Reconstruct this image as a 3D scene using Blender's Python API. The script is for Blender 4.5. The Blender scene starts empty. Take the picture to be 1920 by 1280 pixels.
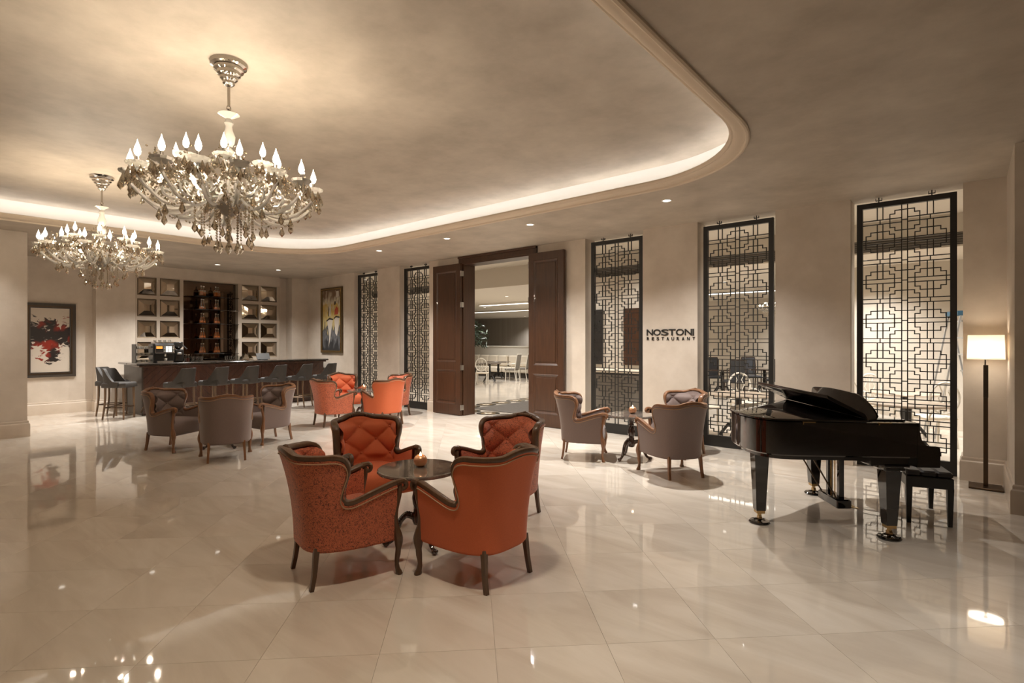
import bpy, bmesh, math, random
from mathutils import Vector, Matrix
random.seed(7)
PI = math.pi
sc = bpy.context.scene
COL = sc.collection

# ---------------------------------------------------------------- camera, light, exposure
H = 1.62                      # eye height; camera stands at the origin of the room plan
YAW = math.radians(40.5)      # camera turned from the room's +v axis towards -u
CY, SY = math.cos(YAW), math.sin(YAW)
F = 1000.0                    # focal length in pixels of a 1920 px wide picture
cam_d = bpy.data.cameras.new('camera'); cam = bpy.data.objects.new('camera', cam_d); COL.objects.link(cam)
cam_d.sensor_width = 36.0; cam_d.lens = 36.0 * F / 1920.0; cam_d.clip_start = 0.05; cam_d.clip_end = 200
cam.location = (0, 0, H); cam.rotation_euler = (PI / 2, 0, YAW)
sc.camera = cam
w = bpy.data.worlds.new('world'); sc.world = w; w.use_nodes = True
w.node_tree.nodes['Background'].inputs[0].default_value = (0.010, 0.009, 0.008, 1)
w.node_tree.nodes['Background'].inputs[1].default_value = 0.3
sc.view_settings.view_transform = 'Standard'; sc.view_settings.look = 'None'
sc.view_settings.gamma = 1.0; sc.view_settings.use_curve_mapping = False
sc.view_settings.exposure = 0.14
cy = sc.cycles
cy.max_bounces = 8; cy.diffuse_bounces = 4; cy.glossy_bounces = 4; cy.transmission_bounces = 6; cy.transparent_max_bounces = 12
cy.caustics_reflective = False; cy.caustics_refractive = False
cy.sample_clamp_indirect = 4.0; cy.sample_clamp_direct = 0.0
cy.use_denoising = True

WARM = (1.0, 0.85, 0.66); NEUT = (1.0, 0.97, 0.93)
E_CHAND = 6.4      # watts per candle group of a chandelier
E_DOWN = 520.0       # watts per lobby downlight
E_COVE = 16.0        # emission strength of the cove strip
E_REST = 430.0      # watts per dining room downlight
E_LAMP = 3.6

def C(X, Y):                      # camera plan (right, forward) -> room plan (u, v)
    return (CY * X - SY * Y, SY * X + CY * Y)
def G(px, py, z=0.0):             # picture point known to lie at height z -> room plan
    Y = (H - z) * F / (py - 640.0)
    return C((px - 960.0) / F * Y, Y)
def on_v(px, py, v):              # picture point on a wall plane v = const -> (u, z)
    r = (px - 960.0) / F; Y = v / (SY * r + CY)
    return (CY * r - SY) * Y, H + (640.0 - py) / F * Y
def on_u(px, py, u):              # picture point on a wall plane u = const -> (v, z)
    r = (px - 960.0) / F; Y = u / (CY * r - SY)
    return (SY * r + CY) * Y, H + (640.0 - py) / F * Y
def face(fx, fy):                 # heading in camera plan -> z rotation that turns local +y there
    a, b = C(fx, fy); return math.atan2(-a, b)

# ---------------------------------------------------------------- mesh builder
class MB:
    def __init__(s): s.v = []; s.f = []
    def add(s, vs, fs):
        o = len(s.v); s.v += [tuple(p) for p in vs]; s.f += [tuple(i + o for i in q) for q in fs]; return s
    def box(s, x0, x1, y0, y1, z0, z1):
        return s.add([(x0,y0,z0),(x1,y0,z0),(x1,y1,z0),(x0,y1,z0),(x0,y0,z1),(x1,y0,z1),(x1,y1,z1),(x0,y1,z1)],
              [(3,2,1,0),(4,5,6,7),(0,1,5,4),(1,2,6,5),(2,3,7,6),(3,0,4,7)])
    def bbox(s, x0, x1, y0, y1, z0, z1, b=0.01):      # box with chamfered vertical and top edges
        P = [(x0+b,y0),(x1-b,y0),(x1,y0+b),(x1,y1-b),(x1-b,y1),(x0+b,y1),(x0,y1-b),(x0,y0+b)]
        cx, cyy = (x0+x1)/2, (y0+y1)/2
        sx = 1 - 2*b/max(x1-x0, 1e-6); sy = 1 - 2*b/max(y1-y0, 1e-6)
        Q = [(cx+(x-cx)*sx, cyy+(y-cyy)*sy) for x, y in P]
        return s.loft([[(x,y,z0+b) for x,y in P] if k == 1 else [(x,y,z1-b) for x,y in P] if k == 2 else [(x,y,z0 if k == 0 else z1) for x,y in Q] for k in range(4)], True, True)
    def loft(s, rings, closed=True, caps=True):
        n = len(rings[0]); vs = [p for r in rings for p in r]; fs = []
        for k in range(len(rings)-1):
            for i in range(n if closed else n-1):
                j = (i+1) % n; fs.append((k*n+i, k*n+j, (k+1)*n+j, (k+1)*n+i))
        if caps and closed: fs.append(tuple(range(n-1,-1,-1))); fs.append(tuple((len(rings)-1)*n+i for i in range(n)))
        return s.add(vs, fs)
    def lathe(s, prof, n=20, c=(0,0,0)):
        rings = [[(c[0]+r*math.cos(2*PI*i/n), c[1]+r*math.sin(2*PI*i/n), c[2]+z) for i in range(n)] for r, z in prof]
        return s.loft(rings, True, True)
    def prism(s, poly, z0, z1): return s.loft([[(x,y,z0) for x,y in poly], [(x,y,z1) for x,y in poly]], True, True)
    def tube(s, path, rad, n=8, closed=False, caps=True, flat=1.0, up=None):
        P = [Vector(p) for p in path]; m = len(P); rings = []; ref = None
        for i in range(m):
            a = P[i-1] if (i > 0 or closed) else P[i]; b = P[(i+1) % m] if (i < m-1 or closed) else P[i]
            t = (b-a).normalized()
            if up is not None: x = Vector(up).cross(t)
            elif ref is None: x = t.orthogonal()
            else: x = ref - t*ref.dot(t)
            if x.length < 1e-6: x = t.orthogonal()
            x.normalize(); ref = x; y = t.cross(x); r = rad[i] if isinstance(rad, (list, tuple)) else rad
            rings.append([tuple(P[i] + (x*math.cos(2*PI*k/n) + y*math.sin(2*PI*k/n)*flat)*r) for k in range(n)])
        if closed: rings.append(rings[0]); return s.loft(rings, True, False)
        return s.loft(rings, True, caps)
    def sphere(s, c, r, n=10, m=7, sc_=(1,1,1)):
        prof = []
        for k in range(m+1):
            a = PI*k/m; prof.append((max(math.sin(a), 1e-3), -math.cos(a)))
        return s.loft([[(c[0]+r*sc_[0]*q*math.cos(2*PI*i/n), c[1]+r*sc_[1]*q*math.sin(2*PI*i/n), c[2]+r*sc_[2]*z) for i in range(n)] for q, z in prof], True, True)
    def octa(s, c, r, h=None):
        h = h or r; x, y, z = c
        return s.add([(x+r,y,z),(x,y+r,z),(x-r,y,z),(x,y-r,z),(x,y,z+h),(x,y,z-h)],[(0,1,4),(1,2,4),(2,3,4),(3,0,4),(1,0,5),(2,1,5),(3,2,5),(0,3,5)])
    def sweep(s, path, prof, closed=False):      # plan path (x,y), profile (outward offset to the left of travel, z)
        m = len(path); rings = []
        for i in range(m):
            a = path[i-1] if (i > 0 or closed) else path[i]; b = path[(i+1) % m] if (i < m-1 or closed) else path[i]
            p = path[i]
            d1 = Vector((p[0]-a[0], p[1]-a[1])); d2 = Vector((b[0]-p[0], b[1]-p[1]))
            if d1.length < 1e-9: d1 = d2
            if d2.length < 1e-9: d2 = d1
            d1.normalize(); d2.normalize(); t = d1 + d2
            if t.length < 1e-6: t = d1
            t.normalize(); nrm = Vector((-t.y, t.x)); k = 1/max(0.3, nrm.dot(Vector((-d1.y, d1.x))))
            rings.append([(p[0]+nrm.x*o*k, p[1]+nrm.y*o*k, z) for o, z in prof])
        if closed: rings.append(rings[0])
        return s.loft(rings, False, False)
    def mesh(s, name, smooth=True, ang=0.6):
        me = bpy.data.meshes.new(name); me.from_pydata(s.v, [], s.f); me.validate()
        bm = bmesh.new(); bm.from_mesh(me); bmesh.ops.recalc_face_normals(bm, faces=bm.faces); bm.to_mesh(me); bm.free()
        if smooth: me.shade_smooth(); me.set_sharp_from_angle(angle=ang)
        return me
    def build(s, name, mat, parent=None, loc=(0,0,0), rot=0, smooth=True, ang=0.6):
        return obj(name, s.mesh(name, smooth, ang), mat, parent, loc, rot)

def obj(name, me, mat, parent=None, loc=(0,0,0), rot=0):
    if mat is not None and not me.materials: me.materials.append(mat)
    o = bpy.data.objects.new(name, me); COL.objects.link(o)
    o.location = loc; o.rotation_euler = rot if isinstance(rot, (tuple, list)) else (0, 0, rot)
    if parent: o.parent = parent
    return o
def tag(o, label=None, cat=None, group=None, kind=None):
    if label: o['label'] = label
    if cat: o['category'] = cat
    if group: o['group'] = group
    if kind: o['kind'] = kind
    return o
def thing(name, label, cat, loc=(0,0,0), rot=0, group=None):
    o = bpy.data.objects.new(name, None); COL.objects.link(o); o.empty_display_size = 0.1
    o.location = loc; o.rotation_euler = (0, 0, rot)
    return tag(o, label, cat, group)
KIDS = {}
def copy_tree(o, parent=None):
    c = o.copy(); COL.objects.link(c)
    if parent: c.parent = parent
    for ch in [k for k in bpy.data.objects if k.parent == o] if o.name not in KIDS else KIDS[o.name]:
        copy_tree(ch, c)
    return c
def remember(o):                              # note the children once so that copying stays quick
    for k in list(bpy.data.objects):
        if k.parent: KIDS.setdefault(k.parent.name, [])
    KIDS.clear()
    for k in list(bpy.data.objects):
        KIDS.setdefault(k.name, [])
        if k.parent: KIDS.setdefault(k.parent.name, []).append(k)
def place(proto, used, label, loc, rot, group=None):
    o = proto if not used else copy_tree(proto)
    o.location = loc; o.rotation_euler = (0, 0, rot); o['label'] = label
    if group: o['group'] = group
    return o
def struct(o): o['kind'] = 'structure'; return o
def catmull(P, n=6, closed=False):
    out = []; m = len(P)
    for i in range(m if closed else m-1):
        g = (lambda k: P[k % m]) if closed else (lambda k: P[min(max(k, 0), m-1)])
        p0, p1, p2, p3 = g(i-1), g(i), g(i+1), g(i+2)
        for k in range(n):
            t = k/n
            out.append(tuple(0.5*(2*b + (c-a)*t + (2*a-5*b+4*c-d)*t*t + (3*b-a-3*c+d)*t**3) for a, b, c, d in zip(p0, p1, p2, p3)))
    if not closed: out.append(tuple(P[-1]))
    return out

# ---------------------------------------------------------------- materials
def newmat(name):
    m = bpy.data.materials.new(name); m.use_nodes = True; nt = m.node_tree
    return m, nt, nt.nodes['Principled BSDF']
def mat(name, col, rough=0.5, metal=0.0, spec=0.5, coat=0.0, sheen=0.0, noise=None, bump=None, coords='Object', coat_r=0.03):
    m, nt, b = newmat(name); N = nt.nodes; L = nt.links
    b.inputs['Base Color'].default_value = (*col, 1); b.inputs['Roughness'].default_value = rough
    b.inputs['Metallic'].default_value = metal; b.inputs['Specular IOR Level'].default_value = spec
    b.inputs['Coat Weight'].default_value = coat; b.inputs['Coat Roughness'].default_value = coat_r
    b.inputs['Sheen Weight'].default_value = sheen; b.inputs['Sheen Roughness'].default_value = 0.4
    if noise or bump:
        tc = N.new('ShaderNodeTexCoord'); mp = N.new('ShaderNodeMapping'); L.new(tc.outputs[coords], mp.inputs[0])
        nz = N.new('ShaderNodeTexNoise'); L.new(mp.outputs[0], nz.inputs['Vector'])
    if noise:      # (scale, second colour, stretch xyz, detail)
        nz.inputs['Scale'].default_value = noise[0]; nz.inputs['Detail'].default_value = noise[3] if len(noise) > 3 else 5
        nz.inputs['Roughness'].default_value = 0.62
        if len(noise) > 2: mp.inputs['Scale'].default_value = noise[2]
        rp = N.new('ShaderNodeValToRGB'); rp.color_ramp.elements[0].position = 0.32; rp.color_ramp.elements[1].position = 0.68
        rp.color_ramp.elements[0].color = (*col, 1); rp.color_ramp.elements[1].color = (*noise[1], 1)
        L.new(nz.outputs['Fac'], rp.inputs[0]); L.new(rp.outputs[0], b.inputs['Base Color'])
    if bump:       # (scale, strength)
        n2 = N.new('ShaderNodeTexNoise'); n2.inputs['Scale'].default_value = bump[0]; n2.inputs['Detail'].default_value = 4
        L.new(mp.outputs[0], n2.inputs['Vector']); bp = N.new('ShaderNodeBump'); bp.inputs['Strength'].default_value = bump[1]; bp.inputs['Distance'].default_value = 0.01
        L.new(n2.outputs['Fac'], bp.inputs['Height']); L.new(bp.outputs[0], b.inputs['Normal'])
    return m
def emit(name, col, strength, sample=True):
    m, nt, b = newmat(name); b.inputs['Base Color'].default_value = (*col, 1)
    b.inputs['Emission Color'].default_value = (*col, 1); b.inputs['Emission Strength'].default_value = strength
    if not sample: m.cycles.emission_sampling = 'NONE'
    return m
def glassy(name, tint, refl=0.25, gl=(1,1,1), rough=0.02):   # thin clear glass: mostly see-through with fresnel gloss
    m = bpy.data.materials.new(name); m.use_nodes = True; nt = m.node_tree; N = nt.nodes; L = nt.links
    N.remove(N['Principled BSDF']); out = N['Material Output']
    t = N.new('ShaderNodeBsdfTransparent'); t.inputs[0].default_value = (*tint, 1)
    g = N.new('ShaderNodeBsdfGlossy'); g.inputs['Color'].default_value = (*gl, 1); g.inputs['Roughness'].default_value = rough
    fr = N.new('ShaderNodeFresnel'); fr.inputs[0].default_value = 1.5
    ad = N.new('ShaderNodeMath'); ad.operation = 'ADD'; ad.inputs[1].default_value = refl; ad.use_clamp = True
    mx = N.new('ShaderNodeMixShader'); L.new(fr.outputs[0], ad.inputs[0]); L.new(ad.outputs[0], mx.inputs[0])
    L.new(t.outputs[0], mx.inputs[1]); L.new(g.outputs[0], mx.inputs[2]); L.new(mx.outputs[0], out.inputs[0])
    return m
def wood(name, a, b_, rough=0.35, scale=3.0, axis='Z', coat=0.3):
    st = {'Z': (14, 14, 1.0), 'X': (1.0, 14, 14), 'Y': (14, 1.0, 14)}[axis]
    return mat(name, a, rough, coat=coat, noise=(scale, b_, st, 6), bump=None)

M = {}
M['plaster'] = mat('stucco_beige', (0.56, 0.478, 0.392), 0.5, noise=(1.9, (0.67, 0.585, 0.492), (1,1,1), 9), coords='Object', spec=0.3)
M['ceil'] = mat('stucco_ceiling', (0.39, 0.333, 0.268), 0.55, noise=(1.9, (0.53, 0.46, 0.378), (1,1,1), 10), spec=0.25)
M['recess'] = mat('recess_white', (0.66, 0.62, 0.565), 0.5)
M['panelling'] = wood('panelling_taupe', (0.17, 0.13, 0.095), (0.22, 0.17, 0.125), 0.4, 2.0, 'Z', 0.1)
M['mould'] = mat('moulding_cream', (0.60, 0.49, 0.37), 0.45, spec=0.3)
M['base'] = mat('baseboard_marble', (0.56, 0.465, 0.37), 0.3, noise=(3, (0.64, 0.545, 0.445), (1,1,1), 6))
def floor_mat():
    m, nt, b = newmat('floor_marble'); N = nt.nodes; L = nt.links
    tc = N.new('ShaderNodeTexCoord'); oi = N.new('ShaderNodeObjectInfo'); geo = N.new('ShaderNodeNewGeometry')
    ml = N.new('ShaderNodeVectorMath'); ml.operation = 'SCALE'; ml.inputs['Scale'].default_value = 37.0
    cb = N.new('ShaderNodeCombineXYZ'); L.new(oi.outputs['Random'], cb.inputs[0]); L.new(oi.outputs['Random'], cb.inputs[1])
    L.new(cb.outputs[0], ml.inputs[0])
    ad = N.new('ShaderNodeVectorMath'); L.new(geo.outputs['Position'], ad.inputs[0]); L.new(ml.outputs[0], ad.inputs[1])
    mp = N.new('ShaderNodeMapping'); mp.inputs['Rotation'].default_value = (0, 0, 0.5); mp.inputs['Scale'].default_value = (0.45, 2.2, 1)
    L.new(ad.outputs[0], mp.inputs[0])
    nz = N.new('ShaderNodeTexNoise'); nz.inputs['Scale'].default_value = 1.5; nz.inputs['Detail'].default_value = 8; nz.inputs['Roughness'].default_value = 0.6; nz.inputs['Distortion'].default_value = 0.9
    L.new(mp.outputs[0], nz.inputs['Vector'])
    rp = N.new('ShaderNodeValToRGB'); e = rp.color_ramp.elements
    e[0].position = 0.30; e[0].color = (0.60, 0.515, 0.425, 1); e[1].position = 0.72; e[1].color = (0.77, 0.695, 0.605, 1)
    k = e.new(0.5); k.color = (0.69, 0.61, 0.515, 1)
    L.new(nz.outputs['Fac'], rp.inputs[0])
    hs = N.new('ShaderNodeHueSaturation'); mr = N.new('ShaderNodeMapRange'); mr.inputs['To Min'].default_value = 0.965; mr.inputs['To Max'].default_value = 1.03
    L.new(oi.outputs['Random'], mr.inputs[0]); L.new(mr.outputs[0], hs.inputs['Value']); L.new(rp.outputs[0], hs.inputs['Color'])
    L.new(hs.outputs[0], b.inputs['Base Color'])
    b.inputs['Roughness'].default_value = 0.035; b.inputs['Specular IOR Level'].default_value = 0.85
    return m
M['floor'] = floor_mat()
M['joint'] = mat('floor_joint', (0.42, 0.34, 0.26), 0.5)
M['rfloor'] = mat('dining_floor', (0.60, 0.53, 0.44), 0.10, noise=(1.2, (0.70, 0.63, 0.54), (1,1,1), 6), spec=0.6)
M['doorwood'] = wood('door_walnut', (0.042, 0.0165, 0.0068), (0.070, 0.029, 0.0125), 0.38, 2.2, 'Z', 0.15)
M['barwood'] = wood('bar_mahogany', (0.045, 0.017, 0.009), (0.085, 0.033, 0.017), 0.3, 2.5, 'Z', 0.4)
M['darkwood'] = wood('bar_side_wood', (0.042, 0.032, 0.024), (0.060, 0.046, 0.035), 0.42, 2.5, 'Z', 0.1)
M['chairwood_d'] = wood('chair_wood_dark', (0.082, 0.040, 0.019), (0.125, 0.064, 0.032), 0.34, 4, 'Z', 0.15)
M['chairwood_w'] = wood('chair_wood_warm', (0.19, 0.083, 0.038), (0.27, 0.128, 0.060), 0.32, 4, 'Z', 0.2)
M['tablewood'] = wood('table_wood', (0.035, 0.017, 0.011), (0.06, 0.028, 0.017), 0.2, 4, 'Z', 0.7)
M['stoolwood'] = wood('stool_wood', (0.13, 0.075, 0.038), (0.18, 0.105, 0.055), 0.35, 4, 'Z', 0.3)
M['orange'] = mat('orange_fabric', (0.56, 0.120, 0.040), 0.75, sheen=0.2, noise=(180, (0.62, 0.138, 0.047), (1,1,1), 2))
M['grey'] = mat('taupe_fabric', (0.185, 0.132, 0.115), 0.7, sheen=0.3, noise=(150, (0.21, 0.152, 0.134), (1,1,1), 2))
M['stoolfab'] = mat('slate_fabric', (0.052, 0.046, 0.041), 0.6, sheen=0.04, noise=(120, (0.062, 0.056, 0.051), (1,1,1), 2))
def pattern_mat():
    m, nt, b = newmat('orange_pattern'); N = nt.nodes; L = nt.links
    tc = N.new('ShaderNodeTexCoord'); nz = N.new('ShaderNodeTexNoise'); nz.inputs['Scale'].default_value = 58; nz.inputs['Detail'].default_value = 1.0; nz.inputs['Distortion'].default_value = 1.2
    L.new(tc.outputs['Object'], nz.inputs['Vector'])
    rp = N.new('ShaderNodeValToRGB'); e = rp.color_ramp.elements
    e[0].position = 0.45; e[0].color = (0.60, 0.155, 0.07, 1); e[1].position = 0.555; e[1].color = (0.60, 0.155, 0.07, 1)
    for q in (0.488, 0.517): k = e.new(q); k.color = (0.14, 0.036, 0.022, 1)
    L.new(nz.outputs['Fac'], rp.inputs[0]); L.new(rp.outputs[0], b.inputs['Base Color'])
    b.inputs['Roughness'].default_value = 0.7; b.inputs['Sheen Weight'].default_value = 0.25
    return m
M['orange_p'] = pattern_mat()
M['piping'] = mat('piping', (0.42, 0.25, 0.14), 0.5)
M['black'] = mat('black_metal', (0.014, 0.012, 0.010), 0.45)
M['piano'] = mat('piano_lacquer', (0.0055, 0.0045, 0.004), 0.06, coat=1.0, spec=0.5)
M['brass'] = mat('brass', (0.62, 0.43, 0.20), 0.25, metal=1)
M['bronze'] = mat('dark_bronze', (0.10, 0.065, 0.04), 0.35, metal=0.8)
M['chrome'] = mat('chrome', (0.62, 0.58, 0.53), 0.10, metal=1)
M['steel'] = mat('steel', (0.50, 0.48, 0.45), 0.28, metal=1)
M['copper'] = mat('copper', (0.80, 0.42, 0.24), 0.32, metal=0.75)
M['white'] = mat('opal_white', (0.80, 0.76, 0.69), 0.25, coat=0.4)
M['whitepaint'] = mat('white_paint', (0.72, 0.68, 0.60), 0.4)
M['cream'] = mat('cream_leather', (0.70, 0.62, 0.50), 0.5)
M['lattice_cream'] = mat('back_bar_cream', (0.50, 0.42, 0.335), 0.45)
M['mirror'] = mat('bronze_mirror', (0.62, 0.54, 0.45), 0.03, metal=1)
M['mirror_d'] = mat('smoked_mirror', (0.13, 0.095, 0.07), 0.03, metal=1)
M['counter'] = mat('counter_stone', (0.022, 0.018, 0.015), 0.12, noise=(9, (0.055, 0.045, 0.037), (1,1,1), 6), coat=0.4)
M['marble_d'] = mat('table_marble', (0.040, 0.032, 0.027), 0.10, noise=(9, (0.27, 0.22, 0.185), (1,1,1), 10), coat=0.6)
M['crystal'] = glassy('crystal', (0.93, 0.90, 0.84), 0.45, (1.0, 0.96, 0.88), 0.05)
M['crystal_w'] = mat('white_glass_arm', (0.74, 0.69, 0.60), 0.12, coat=0.6, spec=0.7)
M['smoke'] = glassy('smoky_crystal', (0.74, 0.66, 0.55), 0.36, (0.95, 0.88, 0.78), 0.05)
M['flask'] = glassy('decanter_glass', (0.90, 0.86, 0.80), 0.13, (1.0, 0.95, 0.88), 0.03)
M['clear'] = glassy('clear_glass', (0.93, 0.94, 0.93), 0.03)
M['amber'] = mat('amber_spirit', (0.62, 0.15, 0.02), 0.1, coat=0.5)
M['flame'] = emit('candle_bulb', (1.0, 0.90, 0.74), 9.0, False)
M['flame_s'] = emit('candle_flame', (1.0, 0.75, 0.42), 14.0, False)
M['ledstrip'] = emit('led_strip', (1.0, 0.98, 0.955), E_COVE, True)
M['disc'] = emit('downlight_lens', (1.0, 0.94, 0.84), 3.0, False)
M['trough'] = emit('trough_light', (1.0, 0.95, 0.86), 3.0, True)
M['lampdiff'] = emit('lamp_diffuser', (1.0, 0.90, 0.76), 7.0, True)
M['screen_o'] = emit('display_orange', (1.0, 0.32, 0.05), 0.9, False)
M['screen_w'] = emit('display_white', (0.9, 0.9, 0.88), 0.55, False)
M['leaf'] = mat('leaf_green', (0.025, 0.040, 0.018), 0.5)
M['carpet'] = mat('carpet_grey', (0.10, 0.088, 0.076), 0.95, noise=(30, (0.14, 0.122, 0.105), (1,1,1), 5))
M['inlay_d'] = mat('inlay_black', (0.025, 0.021, 0.018), 0.12)
M['inlay_g'] = mat('inlay_gold', (0.32, 0.215, 0.10), 0.12)
M['bluegrey'] = mat('blue_grey_fabric', (0.060, 0.063, 0.072), 0.8)
M['greyfab'] = mat('grey_cane', (0.20, 0.18, 0.155), 0.8)
M['rwall'] = mat('dining_wall', (0.58, 0.52, 0.44), 0.6, noise=(1.2, (0.64, 0.585, 0.50), (1,1,1), 5))
M['rceil'] = mat('dining_ceiling', (0.66, 0.60, 0.51), 0.6)
M['stripe'] = mat('striped_paper', (0.30, 0.265, 0.225), 0.6, noise=(2.2, (0.37, 0.33, 0.285), (1, 0, 0), 2))
M['grille'] = mat('vent_dark', (0.10, 0.088, 0.075), 0.6)
M['alum'] = mat('aluminium', (0.55, 0.56, 0.56), 0.4, metal=0.9)
M['bluecap'] = mat('blue_plastic', (0.03, 0.10, 0.16), 0.5)
M['dark'] = mat('dark_plastic', (0.022, 0.020, 0.018), 0.35)
M['shade'] = None
def shade_mat():
    m = bpy.data.materials.new('lamp_shade_fabric'); m.use_nodes = True; nt = m.node_tree; N = nt.nodes; L = nt.links
    N.remove(N['Principled BSDF']); d = N.new('ShaderNodeBsdfDiffuse'); d.inputs[0].default_value = (0.74, 0.66, 0.55, 1)
    t = N.new('ShaderNodeBsdfTranslucent'); t.inputs[0].default_value = (0.80, 0.70, 0.56, 1)
    mx = N.new('ShaderNodeMixShader'); mx.inputs[0].default_value = 0.5
    L.new(d.outputs[0], mx.inputs[1]); L.new(t.outputs[0], mx.inputs[2]); L.new(mx.outputs[0], N['Material Output'].inputs[0]); return m
M['shade'] = shade_mat()

def point(name, loc, e, col=WARM, r=0.03, parent=None):
    d = bpy.data.lights.new(name, 'POINT'); d.energy = e; d.color = col; d.shadow_soft_size = r
    o = bpy.data.objects.new(name, d); COL.objects.link(o); o.location = loc
    if parent: o.parent = parent
    return o
def spot(name, loc, e, angle=95, blend=0.6, col=NEUT, r=0.045, parent=None, rot=(0,0,0)):
    d = bpy.data.lights.new(name, 'SPOT'); d.energy = e; d.color = col; d.shadow_soft_size = r
    d.spot_size = math.radians(angle); d.spot_blend = blend
    o = bpy.data.objects.new(name, d); COL.objects.link(o); o.location = loc; o.rotation_euler = rot
    if parent: o.parent = parent
    return o

def opal(name, col, trans, clear=0.0, gloss=0.08):      # milky glass that lets light through
    m = bpy.data.materials.new(name); m.use_nodes = True; nt = m.node_tree; N = nt.nodes; L = nt.links
    N.remove(N['Principled BSDF']); d = N.new('ShaderNodeBsdfDiffuse'); d.inputs[0].default_value = (*col, 1)
    t = N.new('ShaderNodeBsdfTranslucent'); t.inputs[0].default_value = (*col, 1)
    m1 = N.new('ShaderNodeMixShader'); m1.inputs[0].default_value = trans; L.new(d.outputs[0], m1.inputs[1]); L.new(t.outputs[0], m1.inputs[2])
    c = N.new('ShaderNodeBsdfTransparent'); m2 = N.new('ShaderNodeMixShader'); m2.inputs[0].default_value = clear; L.new(m1.outputs[0], m2.inputs[1]); L.new(c.outputs[0], m2.inputs[2])
    g = N.new('ShaderNodeBsdfGlossy'); g.inputs['Roughness'].default_value = gloss; fr = N.new('ShaderNodeFresnel'); fr.inputs[0].default_value = 1.5
    m3 = N.new('ShaderNodeMixShader'); L.new(fr.outputs[0], m3.inputs[0]); L.new(m2.outputs[0], m3.inputs[1]); L.new(g.outputs[0], m3.inputs[2])
    L.new(m3.outputs[0], N['Material Output'].inputs[0]); return m
M['opal'] = opal('opal_glass', (0.86, 0.80, 0.71), 0.5, 0.15)
M['crystal_w'] = opal('milky_glass_arm', (0.84, 0.79, 0.71), 0.45, 0.35, 0.05)
def bulb_mat():                                         # clear lit bulb: glows and lets light pass
    m = bpy.data.materials.new('candle_bulb_glass'); m.use_nodes = True; nt = m.node_tree; N = nt.nodes; L = nt.links
    N.remove(N['Principled BSDF']); e = N.new('ShaderNodeEmission'); e.inputs[0].default_value = (1, .90, .74, 1); e.inputs[1].default_value = 4.5
    t = N.new('ShaderNodeBsdfTransparent'); a = N.new('ShaderNodeAddShader'); L.new(e.outputs[0], a.inputs[0]); L.new(t.outputs[0], a.inputs[1]); L.new(a.outputs[0], N['Material Output'].inputs[0])
    m.cycles.emission_sampling = 'NONE'; return m
M['flame'] = bulb_mat()

# ================================================================ THE SETTING
ZS, ZR = 3.48, 3.80                       # soffit and raised ceiling
VW, VB = 8.20, 8.52                       # restaurant wall, lobby face and dining face
# ---- floor: base slab, 300 single tiles that show largest, the rest joined
fl = struct(MB().box(-16.2, 4.6, -5, VB, -0.05, -0.006).build('floor', M['joint'], smooth=False))
T = 0.6; a0 = C(-0.136, 3.41); ax = (math.cos(PI/4), math.sin(PI/4)); ay = (-ax[1], ax[0])
tile_me = MB().bbox(-T/2+0.0007, T/2-0.0007, -T/2+0.0007, T/2-0.0007, -0.008, 0.0, 0.0003).mesh('tile', False)
cells = []
for i in range(-45, 46):
    for j in range(-45, 46):
        x = a0[0] + ax[0]*(i+.5)*T + ay[0]*(j+.5)*T; y = a0[1] + ax[1]*(i+.5)*T + ay[1]*(j+.5)*T
        if not (-15.9 < x < 4.3 and -4.7 < y < VB-0.42): continue
        X = CY*x + SY*y; Y = -SY*x + CY*y
        vis = Y > 1.9 and abs(X) < 0.96*Y + 0.45
        cells.append((Y if vis else 100+abs(Y), x, y))
cells.sort()
for k, (q, x, y) in enumerate(cells[:300]):
    obj('tile', tile_me, M['floor'], fl, (x, y, 0), PI/4)
rest = MB(); g = T/2 - 0.0007
for q, x, y in cells[300:]:
    P = [(x + ax[0]*a*g + ay[0]*b*g, y + ax[1]*a*g + ay[1]*b*g, 0.0) for a, b in ((-1,-1),(1,-1),(1,1),(-1,1))]
    rest.add(P, [(0,1,2,3)])
tag(rest.build('tile_field', M['floor'], fl, smooth=False), kind='stuff')
edge = MB()                                # filler strips along the walls
for x0, x1, y0, y1 in ((-16.2,-15.2,-5,VB), (3.6,4.6,-5,VB), (-16.2,4.6,7.55,VB), (-16.2,4.6,-5,-4.2)):
    edge.add([(x0,y0,-0.001),(x1,y0,-0.001),(x1,y1,-0.001),(x0,y1,-0.001)], [(0,1,2,3)])
edge.build('border_tile', M['floor'], fl, smooth=False)

# ---- soffit with the rounded opening of the cove
def rrect(u0, u1, v0, v1, R, n=14):
    P = []
    for cx, cy_, a in ((u1-R, v0+R, -PI/2), (u1-R, v1-R, 0), (u0+R, v1-R, PI/2), (u0+R, v0+R, PI)):
        P += [(cx + R*math.cos(a + PI/2*k/n), cy_ + R*math.sin(a + PI/2*k/n)) for k in range(n+1)]
    return P
COVE = rrect(-11.1, -1.42, -2.5, 6.1, 1.5)
bm = bmesh.new()
def loop(P, z):
    vs = [bm.verts.new((x, y, z)) for x, y in P]
    return [bm.edges.new((vs[i], vs[(i+1) % len(vs)])) for i in range(len(vs))]
ed = loop([(-16.2,-5),(4.6,-5),(4.6,VB),(-16.2,VB)], ZS) + loop(COVE, ZS)
bmesh.ops.triangle_fill(bm, use_beauty=True, edges=ed)
me = bpy.data.meshes.new('ceiling'); bm.to_mesh(me); bm.free()
struct(obj('ceiling', me, M['ceil']))
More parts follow.
